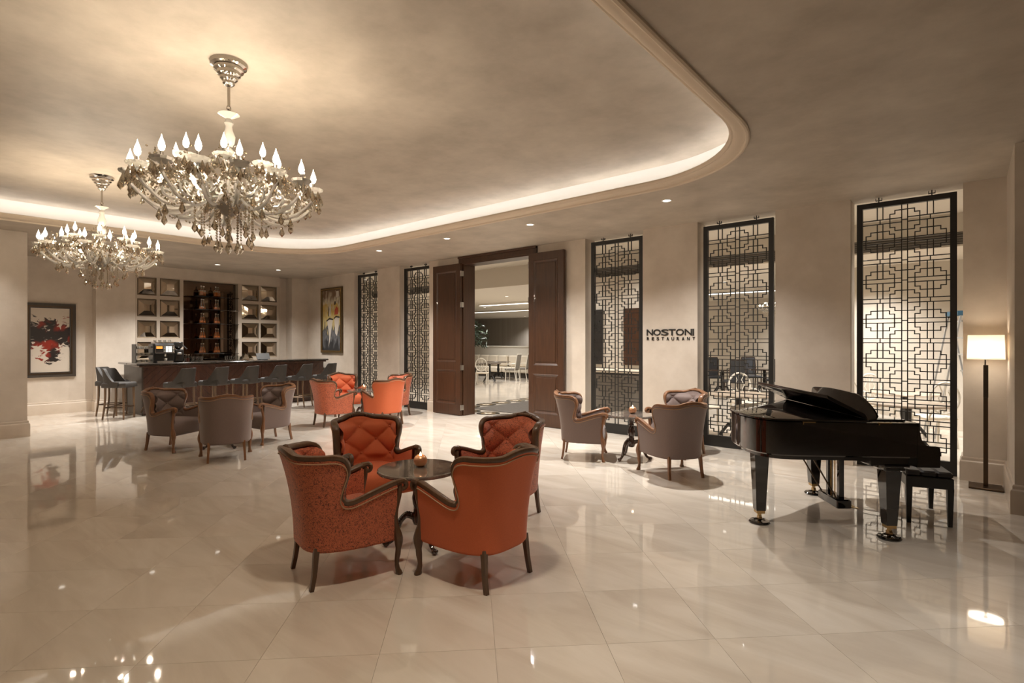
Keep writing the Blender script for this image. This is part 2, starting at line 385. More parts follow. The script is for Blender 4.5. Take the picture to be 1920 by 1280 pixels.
struct(MB().sweep(COVE, [(0,3.485),(0,3.462),(.012,3.452),(.03,3.450),(.042,3.458),(.046,3.472),(.058,3.476),(.075,3.474),(.115,3.482),(.135,3.492),(.142,3.50),(.155,3.50),(.168,3.508),(.176,3.522),(.176,3.536),(.15,3.546),(.14,3.546)], True).build('trim_1', M['mould'], ang=0.5))
struct(MB().sweep(COVE, [(.14,3.546),(-.14,3.546),(-.20,3.56),(-.22,3.62),(-.215,3.70),(-.19,3.765),(-.14,3.80)], True).build('ceiling_recess', M['recess'], ang=0.9))
RC = rrect(-11.1-.14, -1.42+.14, -2.5-.14, 6.1+.14, 1.64)
struct(MB().add([(x, y, ZR) for x, y in RC], [tuple(range(len(RC)-1, -1, -1))]).build('ceiling_raised', M['ceil'], smooth=False))
led = MB().sweep(COVE, [(-.02,3.556),(-.05,3.556)], True).build('led_strip', M['ledstrip'])
tag(led, 'white light strip hidden in the cove around the raised ceiling', 'light strip')

# ---- restaurant wall: piers between openings
OPEN = [(-1.166,-0.04), (-3.20,-2.08), (-5.26,-4.13), (-8.52,-6.35), (-10.65,-9.54), (-12.63,-11.56)]
piers = []; prev = 0.337
for a, b in OPEN: piers.append((b, prev)); prev = a
piers.append((-16.2, prev))
wb = MB(); bb = MB(); BP = [(0,.275),(.010,.275),(.016,.262),(.016,.235),(.028,.222),(.032,.205),(.032,0)]
for a, b in piers:
    wb.box(a, b, VW, VB, 0, ZS)
    bb.sweep([(b, VB), (b, VW), (a, VW), (a, VB)], BP)
struct(wb.build('wall_back', M['plaster'], smooth=False)); struct(bb.build('baseboard_back', M['base'], ang=0.4))
# ---- bar wall, pilaster, picture wall, left block, right block, walls behind the camera
UB = -15.25
vl = on_u(180, 600, UB)[0]; v_c0 = on_u(254.5, 600, UB)[0]; v_end = on_u(524, 600, UB)[0]
m_ = MB(); m_.box(-16.2, UB, vl, v_c0, 0, ZS); m_.box(-16.2, -15.42, v_c0, 8.2, 0, ZS); m_.box(-15.42, UB, v_c0, v_end, 3.20, ZS)
struct(m_.build('wall_bar', M['plaster'], smooth=False))
struct(MB().box(-15.42, -15.06, 7.70, 8.2, 0, ZS).build('wall_pilaster', M['plaster'], smooth=False))
struct(MB().box(-16.2, -15.56, 1.4, vl, 0, ZS).build('wall_picture', M['plaster'], smooth=False))
struct(MB().box(-16.2, -12.2, -5, 1.55, 0, ZS).build('wall_left', M['plaster'], smooth=False))
struct(MB().box(0.337, 4.6, 6.885, VB, 0, ZS).build('wall_right', M['plaster'], smooth=False))
struct(MB().box(-16.2, 4.6, -5.3, -5, 0, ZS).build('wall_rear', M['panelling'], smooth=False))
struct(MB().box(4.6, 4.9, -5, VB, 0, ZS).build('wall_side', M['panelling'], smooth=False))
struct(MB().sweep([(0.337, VW), (0.337, 6.885), (4.6, 6.885)][::-1], BP).sweep([(4.6, 6.885),(4.6,-5)], [( -o, z) for o, z in BP]).build('baseboard_right', M['base'], ang=0.4))
struct(MB().sweep([(UB, 3.55), (UB, vl), (-15.56, vl), (-15.56, 1.55), (-12.2, 1.55), (-12.2, -5)][::-1], [(-o, z) for o, z in BP]).build('baseboard_left', M['base'], ang=0.4))

# ---- the double door, folded back against the wall
fr = MB()
for a, b in ((-8.52,-8.37), (-6.50,-6.35)):
    fr.box(a, b, 8.165, VB, 0, 3.30); fr.box(a+.03, b-.03, 8.15, 8.2, 0, 3.30)
fr.box(-8.52, -6.35, 8.165, VB, 3.30, ZS-.005); fr.box(-8.52, -6.35, 8.135, 8.2, 3.43, ZS-.005); fr.box(-8.50, -6.37, 8.15, 8.2, 3.32, 3.35)
struct(fr.build('trim_2', M['doorwood'], smooth=False))
def leaf(name, u0, u1, hinge):
    v0, v1 = 8.085, 8.145
    d = struct(MB().box(u0, u1, v0+.012, v1, 0.01, 3.32).build(name, M['doorwood'], smooth=False))
    st = 0.115
    MB().box(u0, u0+st, v0, v0+.014, .01, 3.32).build('stile', M['doorwood'], d, smooth=False)
    MB().box(u1-st, u1, v0, v0+.014, .01, 3.32).build('stile', M['doorwood'], d, smooth=False)
    for z0, z1 in ((.01,.24), (1.00,1.16), (3.18,3.32)):
        MB().box(u0+st, u1-st, v0, v0+.014, z0, z1).build('rail', M['doorwood'], d, smooth=False)
    for z0, z1 in ((.24,1.00), (1.16,3.18)):
        P = [(u0+st, z0), (u1-st, z0), (u1-st, z1), (u0+st, z1)]; mm = MB(); rings = []
        for k, dy in ((0, v0), (.012, v0-.006), (.03, v0+.004), (.045, v0+.012)):
            rings.append([(P[0][0]+k, dy, z0+k), (P[1][0]-k, dy, z0+k), (P[2][0]-k, dy, z1-k), (P[3][0]+k, dy, z1-k)])
        mm.loft(rings, True, False); mm.build('panel_moulding', M['doorwood'], d, smooth=False)
        MB().bbox(u0+st+.07, u1-st-.07, v0+.004, v0+.014, z0+.07, z1-.07, .004).build('panel', M['doorwood'], d, smooth=False)
    for z in (.18, 1.05, 2.42, 3.10):
        MB().box(hinge-.012, hinge+.028, v0+.01, v1+.02, z-.055, z+.055).lathe([(.009,-.06),(.009,.06)], 8, (hinge+.005, v0+.005, z)).build('hinge', M['steel'], d, smooth=False)
leaf('door_1', -9.275, -8.39, -8.385); leaf('door_2', -6.48, -5.66, -6.495)

# ================================================================ THE DINING ROOM BEYOND
struct(MB().box(-30, 6, VB, 26, -0.05, 0).build('floor_dining', M['rfloor'], smooth=False))
rc = MB().box(-30, 6, VB, 10.8, 3.62, 3.7); rc.box(-30, 6, 10.8, 26, 3.10, 3.7)
struct(rc.build('ceiling_dining', M['rceil'], smooth=False))
struct(MB().box(-30, 6, 25.6, 26, 0, 3.1).build('wall_dining_far', M['stripe'], smooth=False))
struct(MB().box(-16.6, -16.25, VB, 14.6, 0, 3.62).build('wall_dining_left', M['rwall'], smooth=False))
struct(MB().box(-30.3, -30, VB, 26, 0, 3.62).build('wall_dining_end', M['rwall'], smooth=False))
struct(MB().box(-10, 5.0, 19.6, 19.8, 0, 3.1).build('wall_dining_mid', M['rwall'], smooth=False))
struct(MB().box(5.0, 5.3, VB, 26, 0, 3.62).build('wall_dining_right', M['rwall'], smooth=False))
struct(MB().box(-2.0, 5.0, 12.6, 12.9, 0, 3.62).build('wall_dining_niche', M['rwall'], smooth=False))
# ceiling grille along the bulkhead
vent = thing('ceiling_vent', 'long dark slotted air grille along the dining room bulkhead', 'vent', (-5.6, 10.8, 3.13))
for a, b in ((-9.9, -6.0), (-1.7, 6.8)):
    MB().box(a, b, -.012, .0, 0, .19).build('backing', M['grille'], vent, smooth=False)
    for k in range(5): MB().box(a, b, -.022, -.010, .018+k*.037, .030+k*.037).build('slat', M['greyfab'], vent, smooth=False)
# inlaid medallions round the grey carpet at the entrance
rug = MB().box(-9.05, -7.15, 9.15, 15.2, 0.0, 0.012).build('carpet', M['carpet'], smooth=False)
tag(rug, 'grey entrance carpet inside the doorway framed by round floor inlays', 'carpet')
ring_me = MB().loft([[(r*math.cos(2*PI*i/28), r*math.sin(2*PI*i/28), z) for i in range(28)] for r, z in ((.17,0),(.17,.004),(.265,.004),(.265,0))], True, False).mesh('floor_inlay', False)
disc_me = MB().lathe([(.168,0),(.168,.003)], 28).mesh('inlay_disc', False)
star_me = MB().add([(.15*math.cos(PI*k/4)*(1 if k % 2 == 0 else .35), .15*math.sin(PI*k/4)*(1 if k % 2 == 0 else .35), .0045) for k in range(8)], [tuple(range(8))]).mesh('inlay_star', False)
ORD = ('first', 'second', 'third', 'fourth', 'fifth', 'sixth', 'seventh', 'eighth', 'ninth', 'tenth')
spots_in = [(-9.4 + .59*k, 8.80) for k in range(5)] + [(-9.4, 8.80+.59*k) for k in range(1, 11)]
for k, (x, y) in enumerate(spots_in):
    t = thing('floor_inlay', '%s black and gold round floor inlay from the left, along the doorway threshold' % ORD[k] if k < 5 else '%s black and gold round floor inlay from the threshold, left of the grey carpet' % ORD[k-5], 'floor inlay', (x, y, 0.0), 0, 'inlays along the threshold' if k < 5 else 'inlays along the carpet side')
    obj('ring', ring_me, M['inlay_d'], t); obj('disc', disc_me, M['inlay_g'], t); obj('star', star_me, M['cream'], t)
# partition with banquette, seen through the door
part_ = MB().box(-27, -10, 18.9, 19.15, 0, 1.34); part_.bbox(-27, -10, 18.85, 19.2, 1.34, 1.42, .015)
tag(part_.build('partition', M['whitepaint'], smooth=False), 'low cream partition running behind the banquettes beyond the doorway', 'partition')
def banquette(u, label):
    t = thing('banquette', label, 'sofa', (u, 18.45, 0), 0, 'cream banquettes along the partition')
    MB().bbox(-1.2, 1.2, -.22, .38, 0, .22, .01).build('plinth', M['darkwood'], t)
    MB().bbox(-1.2, 1.2, -.28, .40, .22, .46, .04).build('seat', M['cream'], t)
    for k in range(4): MB().bbox(-1.19+k*.6, -.62+k*.6, .16, .40, .47, .98, .05).build('back_cushion', M['cream'], t)
for k, lb in enumerate(('leftmost cream banquette behind the oval-back chair', 'middle cream banquette beyond the doorway behind the tall chairs', 'rightmost cream banquette at the door leaf edge')):
    banquette(-17.4 + 2.45*k, lb)

# ================================================================ ARMCHAIRS
PW = 0.60
def S_(phi, z, off=0.0):                       # point on the tub shell, phi 0 (left front) .. pi (right front)
    k = max(0.0, (z-.25)/.62); a = .315 + .040*k - off; yF = .275; D = .575 + .10*k*k - off
    c, s = math.cos(phi), math.sin(phi)
    return (-a*math.copysign(abs(c)**PW, c), yF - D*abs(s)**PW, z)
def phi_at(y, z):
    k = max(0.0, (z-.25)/.62); D = .575 + .10*k*k
    return math.asin(min(1, max(0, (.275-y)/D))**(1/PW))
half = [(.275,.640),(.20,.622),(.10,.592),(.01,.563),(-.04,.551),(-.085,.556),(-.112,.59),(-.112,.64),(-.096,.70),(-.080,.755),(-.082,.805),(-.112,.845),(-.165,.862)]
K_ = [(phi_at(y, z), z) for y, z in half]
pl = K_[-1][0]
for k in range(1, 9):
    f = pl + (PI/2-pl)*k/8; K_.append((f, .862 + .006*k/8 + .034*math.exp(-((f-PI/2)/.20)**2)))
TOP = catmull(K_, 3); TOP = TOP + [(PI-f, z) for f, z in TOP[:-1][::-1]]
NB = len(TOP); BOT = []; mx_ = 0
for f, z in TOP[:NB//2+1]: mx_ = max(mx_, f); BOT.append(mx_)
BOT = BOT + [PI - b for b in BOT[:-1][::-1]]
CH = {}
def chair_meshes():
    m = MB(); R_ = 9; rings = []
    for k in range(NB):
        col = []
        for j in range(R_+1):
            t = j/R_; z = .25 + (TOP[k][1]-.012-.25)*t; f = BOT[k] + (TOP[k][0]-BOT[k])*t*t
            col.append(S_(f, z))
        rings.append(col)
    m.loft(rings, False, False); CH['shell'] = m.mesh('shell', True, 1.2)
    # inner tufted lining, finely divided
    m = MB(); rings = []; R_ = 40; fine = []
    for k in range(NB-1):
        for q in range(2): fine.append(tuple(TOP[k][i]*(1-q/2)+TOP[k+1][i]*q/2 for i in (0,1)) + (BOT[k]*(1-q/2)+BOT[k+1]*q/2,))
    fine.append((*TOP[-1], BOT[-1])); arc = 0; prev = None; arcs = []
    for f, z, b in fine:
        p = S_(b*.5+f*.5, .62, .06)
        if prev: arc += math.dist(p, prev)
        prev = p; arcs.append(arc)
    mid = arc/2; buttons = []
    DX, DZ, Z0 = .150, .125, .535
    def puff(a, z):
        A = ((a-mid)/DX + (z-Z0)/DZ); B = ((a-mid)/DX - (z-Z0)/DZ)
        return abs(math.sin(PI*A/2)*math.sin(PI*B/2))
    for (f, z, b), a in zip(fine, arcs):
        col = []; inb = abs(a-mid) < .44
        for j in range(R_+1):
            t = j/R_; zz = .40 + (z-.018-.40)*t; ff = b + (f-b)*t*t
            w_ = min(1, max(0, (.44-abs(a-mid))/.06)) * min(1, max(0, (zz-.47)/.05)) * min(1, max(0, (.845-zz)/.05))
            e = max(0, (math.sqrt(puff(a, zz)+.0)-.0))
            col.append(S_(ff, zz, .046 + w_*(.052*e**.85) + .014*(1-w_)))
        rings.append(col)
    m.loft(rings, False, False); CH['lining'] = m.mesh('lining', True, 1.5)
    bt = []
    for zi in range(0, 3):
        z = Z0 + zi*DZ
        for xi in range(-3, 4):
            if (xi + zi) % 2: continue
            a = mid + xi*DX
            if abs(a-mid) > .40: continue
            k = min(range(len(arcs)), key=lambda i: abs(arcs[i]-a)); f, zt, b = fine[k]
            if zt < z + .05: continue
            t = (z-.40)/(zt-.018-.40); bt.append(S_(b + (f-b)*t*t, z, .056))
    CH['bt'] = bt; CH['button'] = MB().sphere((0,0,0), .011, 8, 6).mesh('button')
    # wooden top rail following the edge
    m = MB(); rings = []; prof = [(-.027,-.010),(-.030,.004),(-.025,.014),(-.012,.019),(.014,.021),(.026,.017),(.030,.004),(.025,-.012)]
    pts = [S_(f, z, .028) for f, z in TOP]
    for k in range(NB):
        p = Vector(pts[k]); t = (Vector(pts[min(k+1, NB-1)]) - Vector(pts[max(k-1, 0)])).normalized()
        q = S_(TOP[k][0], TOP[k][1], 0); i_ = S_(TOP[k][0], TOP[k][1], .1)
        o = (Vector(q) - Vector(i_)); o -= t*o.dot(t); o.normalize(); n_ = o.cross(t)
        rings.append([tuple(p + o*a + n_*b) for a, b in prof])
    m.loft(rings, True, True); CH['rail'] = m.mesh('top_rail', True, .9)
    m = MB(); m.tube([S_(f, z-.030, -.004) for f, z in TOP], .0045, 5); CH['pipe'] = m.mesh('piping')
    # carved crest
    m = MB(); cz = .906; cyb = S_(PI/2, .88, .028)[1]
    for k in range(-4, 5):
        x = k*.021; h = .020*math.cos(k/4.6*PI/2)+.004
        m.sphere((x, cyb + .02*(k/4)**2, cz - .002 - abs(k)*.0045 + h*.4), .013, 7, 5, (1, 1.5, 1.0+h*25))
    CH['crest'] = m.mesh('carved_crest')
    # seat
    m = MB(); base = [S_(PI*k/24, .40, .045) for k in range(25)]
    front = [(x, .275 + .035*math.cos(x/.29*PI/2), 0) for x in [.25 - .5*k/8 for k in range(9)]]
    out = [(p[0], p[1]) for p in base] + [(p[0], p[1]) for p in front]
    def ins(P, d): return [(x*(1-d/.3), (y+.02)*(1-d/.3)-.02) for x, y in P]
    m.loft([[(x, y, z) for x, y in ins(out, d)] for z, d in ((.245,.03),(.25,.012),(.30,-.004),(.37,-.008),(.41,.0),(.435,.015),(.452,.045),(.460,.10),(.464,.2))], True, True)
    CH['seat'] = m.mesh('seat', True, 1.0)
    # front legs: arm support + cabriole leg with scroll (left; the right is mirrored)
    for sgn in (-1, 1):
        m = MB(); X = .318*sgn
        P = catmull([(X*.985,.300,.622),(X*.985,.298,.56),(X*.97,.276,.46),(X*.97,.272,.38),(X*.98,.286,.29),(X*.985,.294,.24),(X*.975,.292,.16),(X*.965,.284,.09),(X*.97,.288,.045),(X*.985,.302,.0)], 4)
        rad = []
        for p in P:
            z = p[2]; rad.append(.019 + (.012 if .18 < z < .34 else 0)*math.sin((z-.18)/.16*PI) - (.005 if z < .14 else 0)*math.sin(min(1, z/.14)*PI/2 if z < .07 else (1-(z-.07)/.07)*PI/2) + (.004 if z < .03 else 0))
        m.tube(P, rad, 8, flat=1.25, up=(1,0,0))
        CH['fleg%d' % sgn] = m.mesh('front_leg')
        m = MB()
        sp = [(X*1.0, .275 + .0, .640)] + [(X*1.0, .320 + .036*math.cos(a)*(1-.5*k/10), .612 + .036*math.sin(a)*(1-.5*k/10)) for k, a in ((k, PI*.62 - k*PI*1.5/10) for k in range(11))]
        m.tube(sp, [.026]+[.021-.0008*k for k in range(11)], 8, flat=1.1, up=(1,0,0))
        CH['scroll%d' % sgn] = m.mesh('arm_scroll')
        m = MB(); X = .218*sgn
        P = [(X*.95,-.235,.27),(X*.97,-.243,.2),(X,-.253,.10),(X*1.02,-.272,.0)]
        m.tube(catmull(P, 3), [.025,.025,.024,.023,.022,.021,.020,.020,.019,.019], 4, flat=1.0, up=(0.7,0.7,0))
        CH['bleg%d' % sgn] = m.mesh('back_leg', True, .7)
        m = MB().tube([(.285*sgn, .268, .60), (.282*sgn, .262, .46), (.28*sgn, .262, .43)], .008, 6); CH['edge%d' % sgn] = m.mesh('panel_edge')
    m = MB()      # underside
    m.prism([S_(PI*k/24, .25, .01)[:2] for k in range(25)], .236, .252); CH['under'] = m.mesh('base_frame')
chair_meshes()
def make_chair(fab, wd):
    t = thing('armchair', '', 'armchair')
    def P(n, me, mt, par=t):
        mm = me.copy(); mm.materials.clear(); return obj(n, mm, mt, par)
    P('shell', CH['shell'], fab); P('base_frame', CH['under'], fab)
    li = P('lining', CH['lining'], fab); bme = CH['button'].copy()
    for p in CH['bt']: obj('button', bme, fab, li, p)
    P('seat', CH['seat'], fab); ra = P('top_rail', CH['rail'], wd); P('carved_crest', CH['crest'], wd, ra); P('piping', CH['pipe'], M['piping'])
    for s in (-1, 1):
        lg = P('front_leg', CH['fleg%d' % s], wd); P('arm_scroll', CH['scroll%d' % s], wd, lg); P('back_leg', CH['bleg%d' % s], wd)
    return t
KO, KG = 'orange armchairs', 'taupe armchairs'
protos = {'o': make_chair(M['orange'], M['chairwood_d']), 'p': make_chair(M['orange_p'], M['chairwood_d']), 'g': make_chair(M['grey'], M['chairwood_w'])}
remember(None); used = {}
def chair(kind, label, x, y, fx, fy):
    u, v = C(x, y)
    place(protos[kind], used.get(kind), label, (u, v, 0), face(fx, fy), KO if kind != 'g' else KG); used[kind] = True
# (camera-plan position of the chair's middle, heading)
def legs(bm_, fm): return (bm_[0]+fm[0])/2, (bm_[1]+fm[1])/2
chair('p', 'nearest patterned orange armchair with its back to the viewer, left of the marble table', -1.215, 3.795, .80, .60)
chair('o', 'nearest plain orange armchair with its smooth back to the viewer', -.225, 3.755, -.76, .65)
chair('o', 'plain orange tufted armchair facing the viewer behind the nearest marble table', -1.31, 4.98, .60, -.80)
chair('p', 'patterned orange tufted armchair facing the viewer, back right of the nearest marble table', -.08, 4.96, -.56, -.83)
chair('p', 'far patterned orange armchair near the bar stools with its back to the viewer', -3.50, 10.38, .72, .69)
chair('o', 'far plain orange armchair with its back to the viewer, in front of a lattice screen', -2.50, 10.50, -.72, .69)
chair('o', 'far plain orange armchair facing the viewer beside the bar front end', -3.74, 11.90, .62, -.78)
chair('p', 'far patterned orange armchair close against the lattice screen left of the door', -2.60, 11.72, -.70, -.71)
chair('g', 'taupe armchair in side view with its back to the open door leaf', 1.005, 7.53, .97, -.22)
chair('g', 'taupe armchair with its back to the viewer beside the piano tail', 1.98, 6.54, -.27, .96)
chair('g', 'taupe tufted armchair facing the viewer under the wall lettering', 2.42, 7.72, -.82, -.57)
chair('g', 'taupe tufted armchair turned right, nearest the left end of the bar', -5.14, 8.10, .98, -.19)
chair('g', 'taupe armchair with its plain back square to the viewer in front of the bar', -3.97, 7.41, -.49, .87)
chair('g', 'lighter mauve-grey armchair turned left with its bright side in front of the bar', -3.99, 8.74, -.56, -.83)

# ================================================================ ROUND TABLES AND CANDLES
def make_table():
    t = thing('side_table', '', 'table')
    MB().lathe([(.02,.585),(.30,.585),(.318,.590),(.325,.600),(.322,.612),(.312,.618),(.02,.618)], 48).build('table_top', M['marble_d'], t, ang=.5)
    MB().lathe([(.10,.585),(.10,.570),(.05,.560),(.036,.54),(.030,.50),(.036,.47),(.030,.455),(.042,.43),(.052,.38),(.046,.33),(.032,.30),(.040,.285),(.040,.27),(.050,.25),(.052,.20),(.040,.17),(.02,.16)], 16).build('column', M['tablewood'], t, ang=.5)
    cl = MB()
    for k in range(3):
        a = 2*PI*k/3; c_, s_ = math.cos(a), math.sin(a)
        P = catmull([(.03,.225),(.09,.245),(.14,.20),(.17,.12),(.205,.05),(.245,.026)], 4)
        m = MB().tube([(r*c_, r*s_, z) for r, z in P], [.030 - .016*i/(len(P)-1) for i in range(len(P))], 8)
        lg = m.build('leg', M['tablewood'], t)
        f = MB().sphere((.252*c_, .252*s_, .024), .027, 10, 7, (1,1,.88))
        for q in (-.5, 0, .5): f.sphere((.252*c_+.02*math.cos(a+q), .252*s_+.02*math.sin(a+q), .030), .012, 6, 5)
        f.build('claw_foot', M['tablewood'], lg)
        cv = MB()
        for i in range(2, 12):
            r, z = P[i]
            for q in (-1, 1): cv.sphere((r*c_ - q*.018*s_, r*s_ + q*.018*c_, z+.012), .009, 6, 4, (1,1,1.5))
        cv.build('leaf_carving', M['tablewood'], lg)
    return t
tb = make_table(); remember(None)
def make_candle():
    t = thing('candle_holder', '', 'candle')
    prof = [(.022,0),(.034,.006),(.048,.022),(.055,.045),(.052,.066),(.040,.084),(.030,.090),(.028,.088),(.040,.070),(.040,.03),(.01,.015)]
    MB().lathe(prof, 24).build('bowl', M['copper'], t)
    MB().lathe([(.027,.02),(.027,.072),(.003,.074)], 14).build('wax', M['whitepaint'], t)
    MB().lathe([(.003,.074),(.008,.082),(.009,.090),(.005,.104),(.001,.116)], 8).build('flame', M['flame_s'], t)
    return t
cd = make_candle(); remember(None)
TB = [(-.745, 4.25, 1.9, 'nearest round dark marble table between four orange armchairs', 'copper ball candle holder glowing on the nearest marble table', (.01, .03)),
      (1.65, 7.37, .35, 'round marble pedestal table among the taupe armchairs near the piano', 'copper candle holder on the table among taupe armchairs near the piano', (.03, .06)),
      (-3.10, 11.10, .6, 'far round marble table among the orange armchairs by the lattice screens', 'lit copper candle holder on the far table among orange armchairs', (.03, -.05)),
      (-4.42, 8.15, .3, 'round marble table mostly hidden behind the taupe armchair in front of the bar', None, None)]
for k, (x, y, a, lb, lc, off) in enumerate(TB):
    u, v = C(x, y); place(tb, k > 0, lb, (u, v, 0), a, 'round marble tables')
    if lc:
        cu, cv_ = C(x+off[0], y+off[1]); o = place(cd, k > 0, lc, (cu, cv_, .6185), 0, 'copper candle holders')
        point('candle_glow', (cu, cv_, .6185+.13), .35, (1, .62, .3), .012)

# ================================================================ BAR STOOLS
def make_stool():
    t = thing('bar_stool', '', 'bar stool')
    m = MB()
    pts = [(-.215,-.20),(-.20,.20),(-.17,.225),(.17,.225),(.20,.20),(.215,-.20),(.12,-.235),(-.12,-.235)]
    pl_ = [p[:2] for p in catmull([(x, y, 0) for x, y in pts], 3, True)]
    m.loft([[(x*s_, y*s_, z) for x, y in pl_] for z, s_ in ((.66,.97),(.665,1),(.73,1.0),(.755,.97),(.768,.88),(.772,.6))], True, True)
    m.build('seat', M['stoolfab'], t, ang=1.0)
    def bk(off, z1s):
        rings = []
        for k in range(25):
            f = PI*k/24; c_, s_ = math.cos(f), math.sin(f)
            zt = .775 + .285*max(0, min(1, (s_-.10)/.55))**1.1
            col = []
            for j in range(6):
                tt = j/5; z = .67 + (zt-.67)*tt; a = .225-off; D = .33-off + .05*tt*(zt-.67)/.38
                col.append((-a*math.copysign(abs(c_)**.6, c_), .09 - D*abs(s_)**.6, z))
            rings.append(col)
        return rings
    A, B = bk(0, 0), bk(.045, 0)
    m = MB().loft([a + b[::-1] for a, b in zip(A, B)], True, True); back = m.build('backrest', M['stoolfab'], t, ang=.9)
    bt = MB().sphere((0,0,0), .010, 8, 6).mesh('button')
    for zi, row in ((.86, (-.09, .09)), (.94, (-.14, 0, .14))):
        for x in row: obj('button', bt, M['stoolfab'], back, (x, -.232 + 1.4*x*x, zi))
    lp = {}
    for sx in (-1, 1):
        for sy in (-1, 1):
            P = [(.175*sx, .175*sy, .67), (.178*sx, .18*sy, .35), (.185*sx, (.185 if sy > 0 else .225)*sy, 0)]
            MB().tube(catmull(P, 4), [.024-.001*i for i in range(9)], 4, up=(.7,.7,0)).build('leg', M['stoolwood'], t, ang=.7)
    for a, b in (((-.18,.18),(.18,.18)), ((-.18,-.19),(.18,-.19)), ((-.18,-.19),(-.18,.18)), ((.18,-.19),(.18,.18))):
        MB().tube([(a[0],a[1],.25),(b[0],b[1],.25)], .011, 6).build('footrest', M['bronze'], t)
    return t
st_ = make_stool(); remember(None)
names = ('first', 'second', 'third', 'fourth', 'fifth')
SB = [((-12.66, 4.02+.667*k), face(-.97, .18), '%s dark bar stool from the left along the bar front' % names[k] if k < 5 else 'last dark bar stool at the right end of the bar front, under the yellow painting') for k in range(6)]
SB += [(C(-8.24, 11.20), face(.93, .10), 'tufted dark bar stool standing out nearest at the left end of the bar'), (C(-8.80, 11.75), face(.93, .10), 'tufted dark bar stool half hidden behind another at the left end of the bar')]
for k, ((u, v), a, lb) in enumerate(SB): place(st_, k > 0, lb, (u, v, 0), a, 'bar stools')

# ================================================================ THE BAR
def clip(poly, x0, x1, y0, y1):
    for ax_, lim, sg in ((0,x0,1),(0,x1,-1),(1,y0,1),(1,y1,-1)):
        out = []
        for i in range(len(poly)):
            p, q = poly[i], poly[(i+1) % len(poly)]; a, b = sg*(p[ax_]-lim), sg*(q[ax_]-lim)
            if a >= 0: out.append(p)
            if a*b < 0:
                t = a/(a-b); out.append((p[0]+(q[0]-p[0])*t, p[1]+(q[1]-p[1])*t))
        poly = out
        if len(poly) < 3: return []
    return poly
bar = thing('bar_counter', 'long mahogany bar counter with dark stone top and diagonal plank front', 'bar counter', (-13.75, 3.62, 0))
bx = MB().box(-.50, -.012, .02, 4.33, .0, 1.08); bx.box(-1.32, -.50, .02, .60, 0, 1.08)
bx.build('body', M['darkwood'], bar, smooth=False)
MB().box(-.49, .012, .0, 4.34, 0, .10).build('plinth', M['barwood'], bar, smooth=False)
MB().box(-1.32, .015, -.012, .02, 0, 1.08).build('end_panel', M['darkwood'], bar, smooth=False)
tp = MB().bbox(-.66, .13, -.13, 4.42, 1.095, 1.14, .012); tp.bbox(-1.33, -.60, -.13, .66, 1.095, 1.14, .012)
tp.build('counter_top', M['counter'], bar, ang=.5)
MB().bbox(-.5, .07, -.07, 4.38, 1.055, 1.097, .012).build('cornice', M['barwood'], bar, ang=.5)
W_ = 4.32/5
for sec in range(5):
    y0, y1 = .01+sec*W_, .01+(sec+1)*W_-.006; sg = 1
    for k in range(-10, 16):
        c0 = y0 + k*.155; L2 = 2.2
        q = [(c0-sg*0, .0), (c0+.150, .0), (c0+.150+L2, L2), (c0+L2, L2)]
        if sec % 2: q = [(y0+y1-y, z) for y, z in q]
        P = clip(q, y0, y1, .105, 1.052)
        if len(P) < 3: continue
        jit = random.uniform(.010, .016)
        MB().loft([[(-.012, y, z) for y, z in P], [(jit-.004, y, z) for y, z in P]], True, True).build('plank', M['barwood'], bar, smooth=False)
fr_ = thing('foot_rail', 'dark metal foot rail running along the base of the bar', 'foot rail', (-13.75, 3.62, 0))
MB().tube([(.02,-.02,.08),(.20,-.02,.2),(.26,.06,.2),(.26,4.3,.2)], .022, 8).build('tube', M['bronze'], fr_)
for y in (.4, 1.4, 2.4, 3.4, 4.2): MB().tube([(.26,y,.2),(.14,y,.08),(.012,y,.08)], .014, 6).build('bracket', M['bronze'], fr_)

# ---- the back bar: cream lattice with faceted mirrors round a smoked mirror with glass shelves
bk = thing('back_bar', 'cream back bar with mirror squares either side of the decanter shelves', 'back bar', (0, 0, 0))
def vv(px): return on_u(px, 600, UB)[0]
cl = [(vv(257), vv(293.5)), (vv(299.5), vv(337))]; ccen = (vv(343.5), vv(446)); cr = [(vv(453), vv(485)), (vv(488.5), vv(519))]
rows = [(2.755,3.19), (2.23,2.66), (1.705,2.135), (1.18,1.61)]
fb = MB()
vs_ = [v_c0, cl[0][0], cl[0][1], cl[1][0], cl[1][1], ccen[0], ccen[1], cr[0][0], cr[0][1], cr[1][0], cr[1][1], v_end]
def bar_v(a, b): fb.box(-15.42, UB+.012, a, b, .9, 3.215)
bar_v(v_c0+.002, cl[0][0]); bar_v(cl[0][1], cl[1][0]); bar_v(cl[1][1], ccen[0]); bar_v(ccen[1], cr[0][0]); bar_v(cr[0][1], cr[1][0]); bar_v(cr[1][1], v_end)
for (a, b) in cl + cr:
    zs = [.9] + [z for r in rows[::-1] for z in r] + [3.215]
    for i in range(0, len(zs), 2): fb.box(-15.42, UB+.010, a, b, zs[i], zs[i+1])
fb.box(-15.42, UB+.012, ccen[0], ccen[1], 3.19, 3.215)
fb.build('lattice', M['lattice_cream'], bk, smooth=False)
for (a, b) in cl + cr:
    for z0, z1 in rows:
        ym, zm = (a+b)/2, (z0+z1)/2; q = .062; rr = []
        for s_, x in ((1.0, -15.275), (.36, -15.19)):
            hy, hz = (b-a)/2*s_, (z1-z0)/2*s_; rr.append([(x, ym-hy, zm-hz), (x, ym+hy, zm-hz), (x, ym+hy, zm+hz), (x, ym-hy, zm+hz)])
        MB().loft(rr, True, True).build('mirror_panel', M['mirror'], bk, smooth=False)
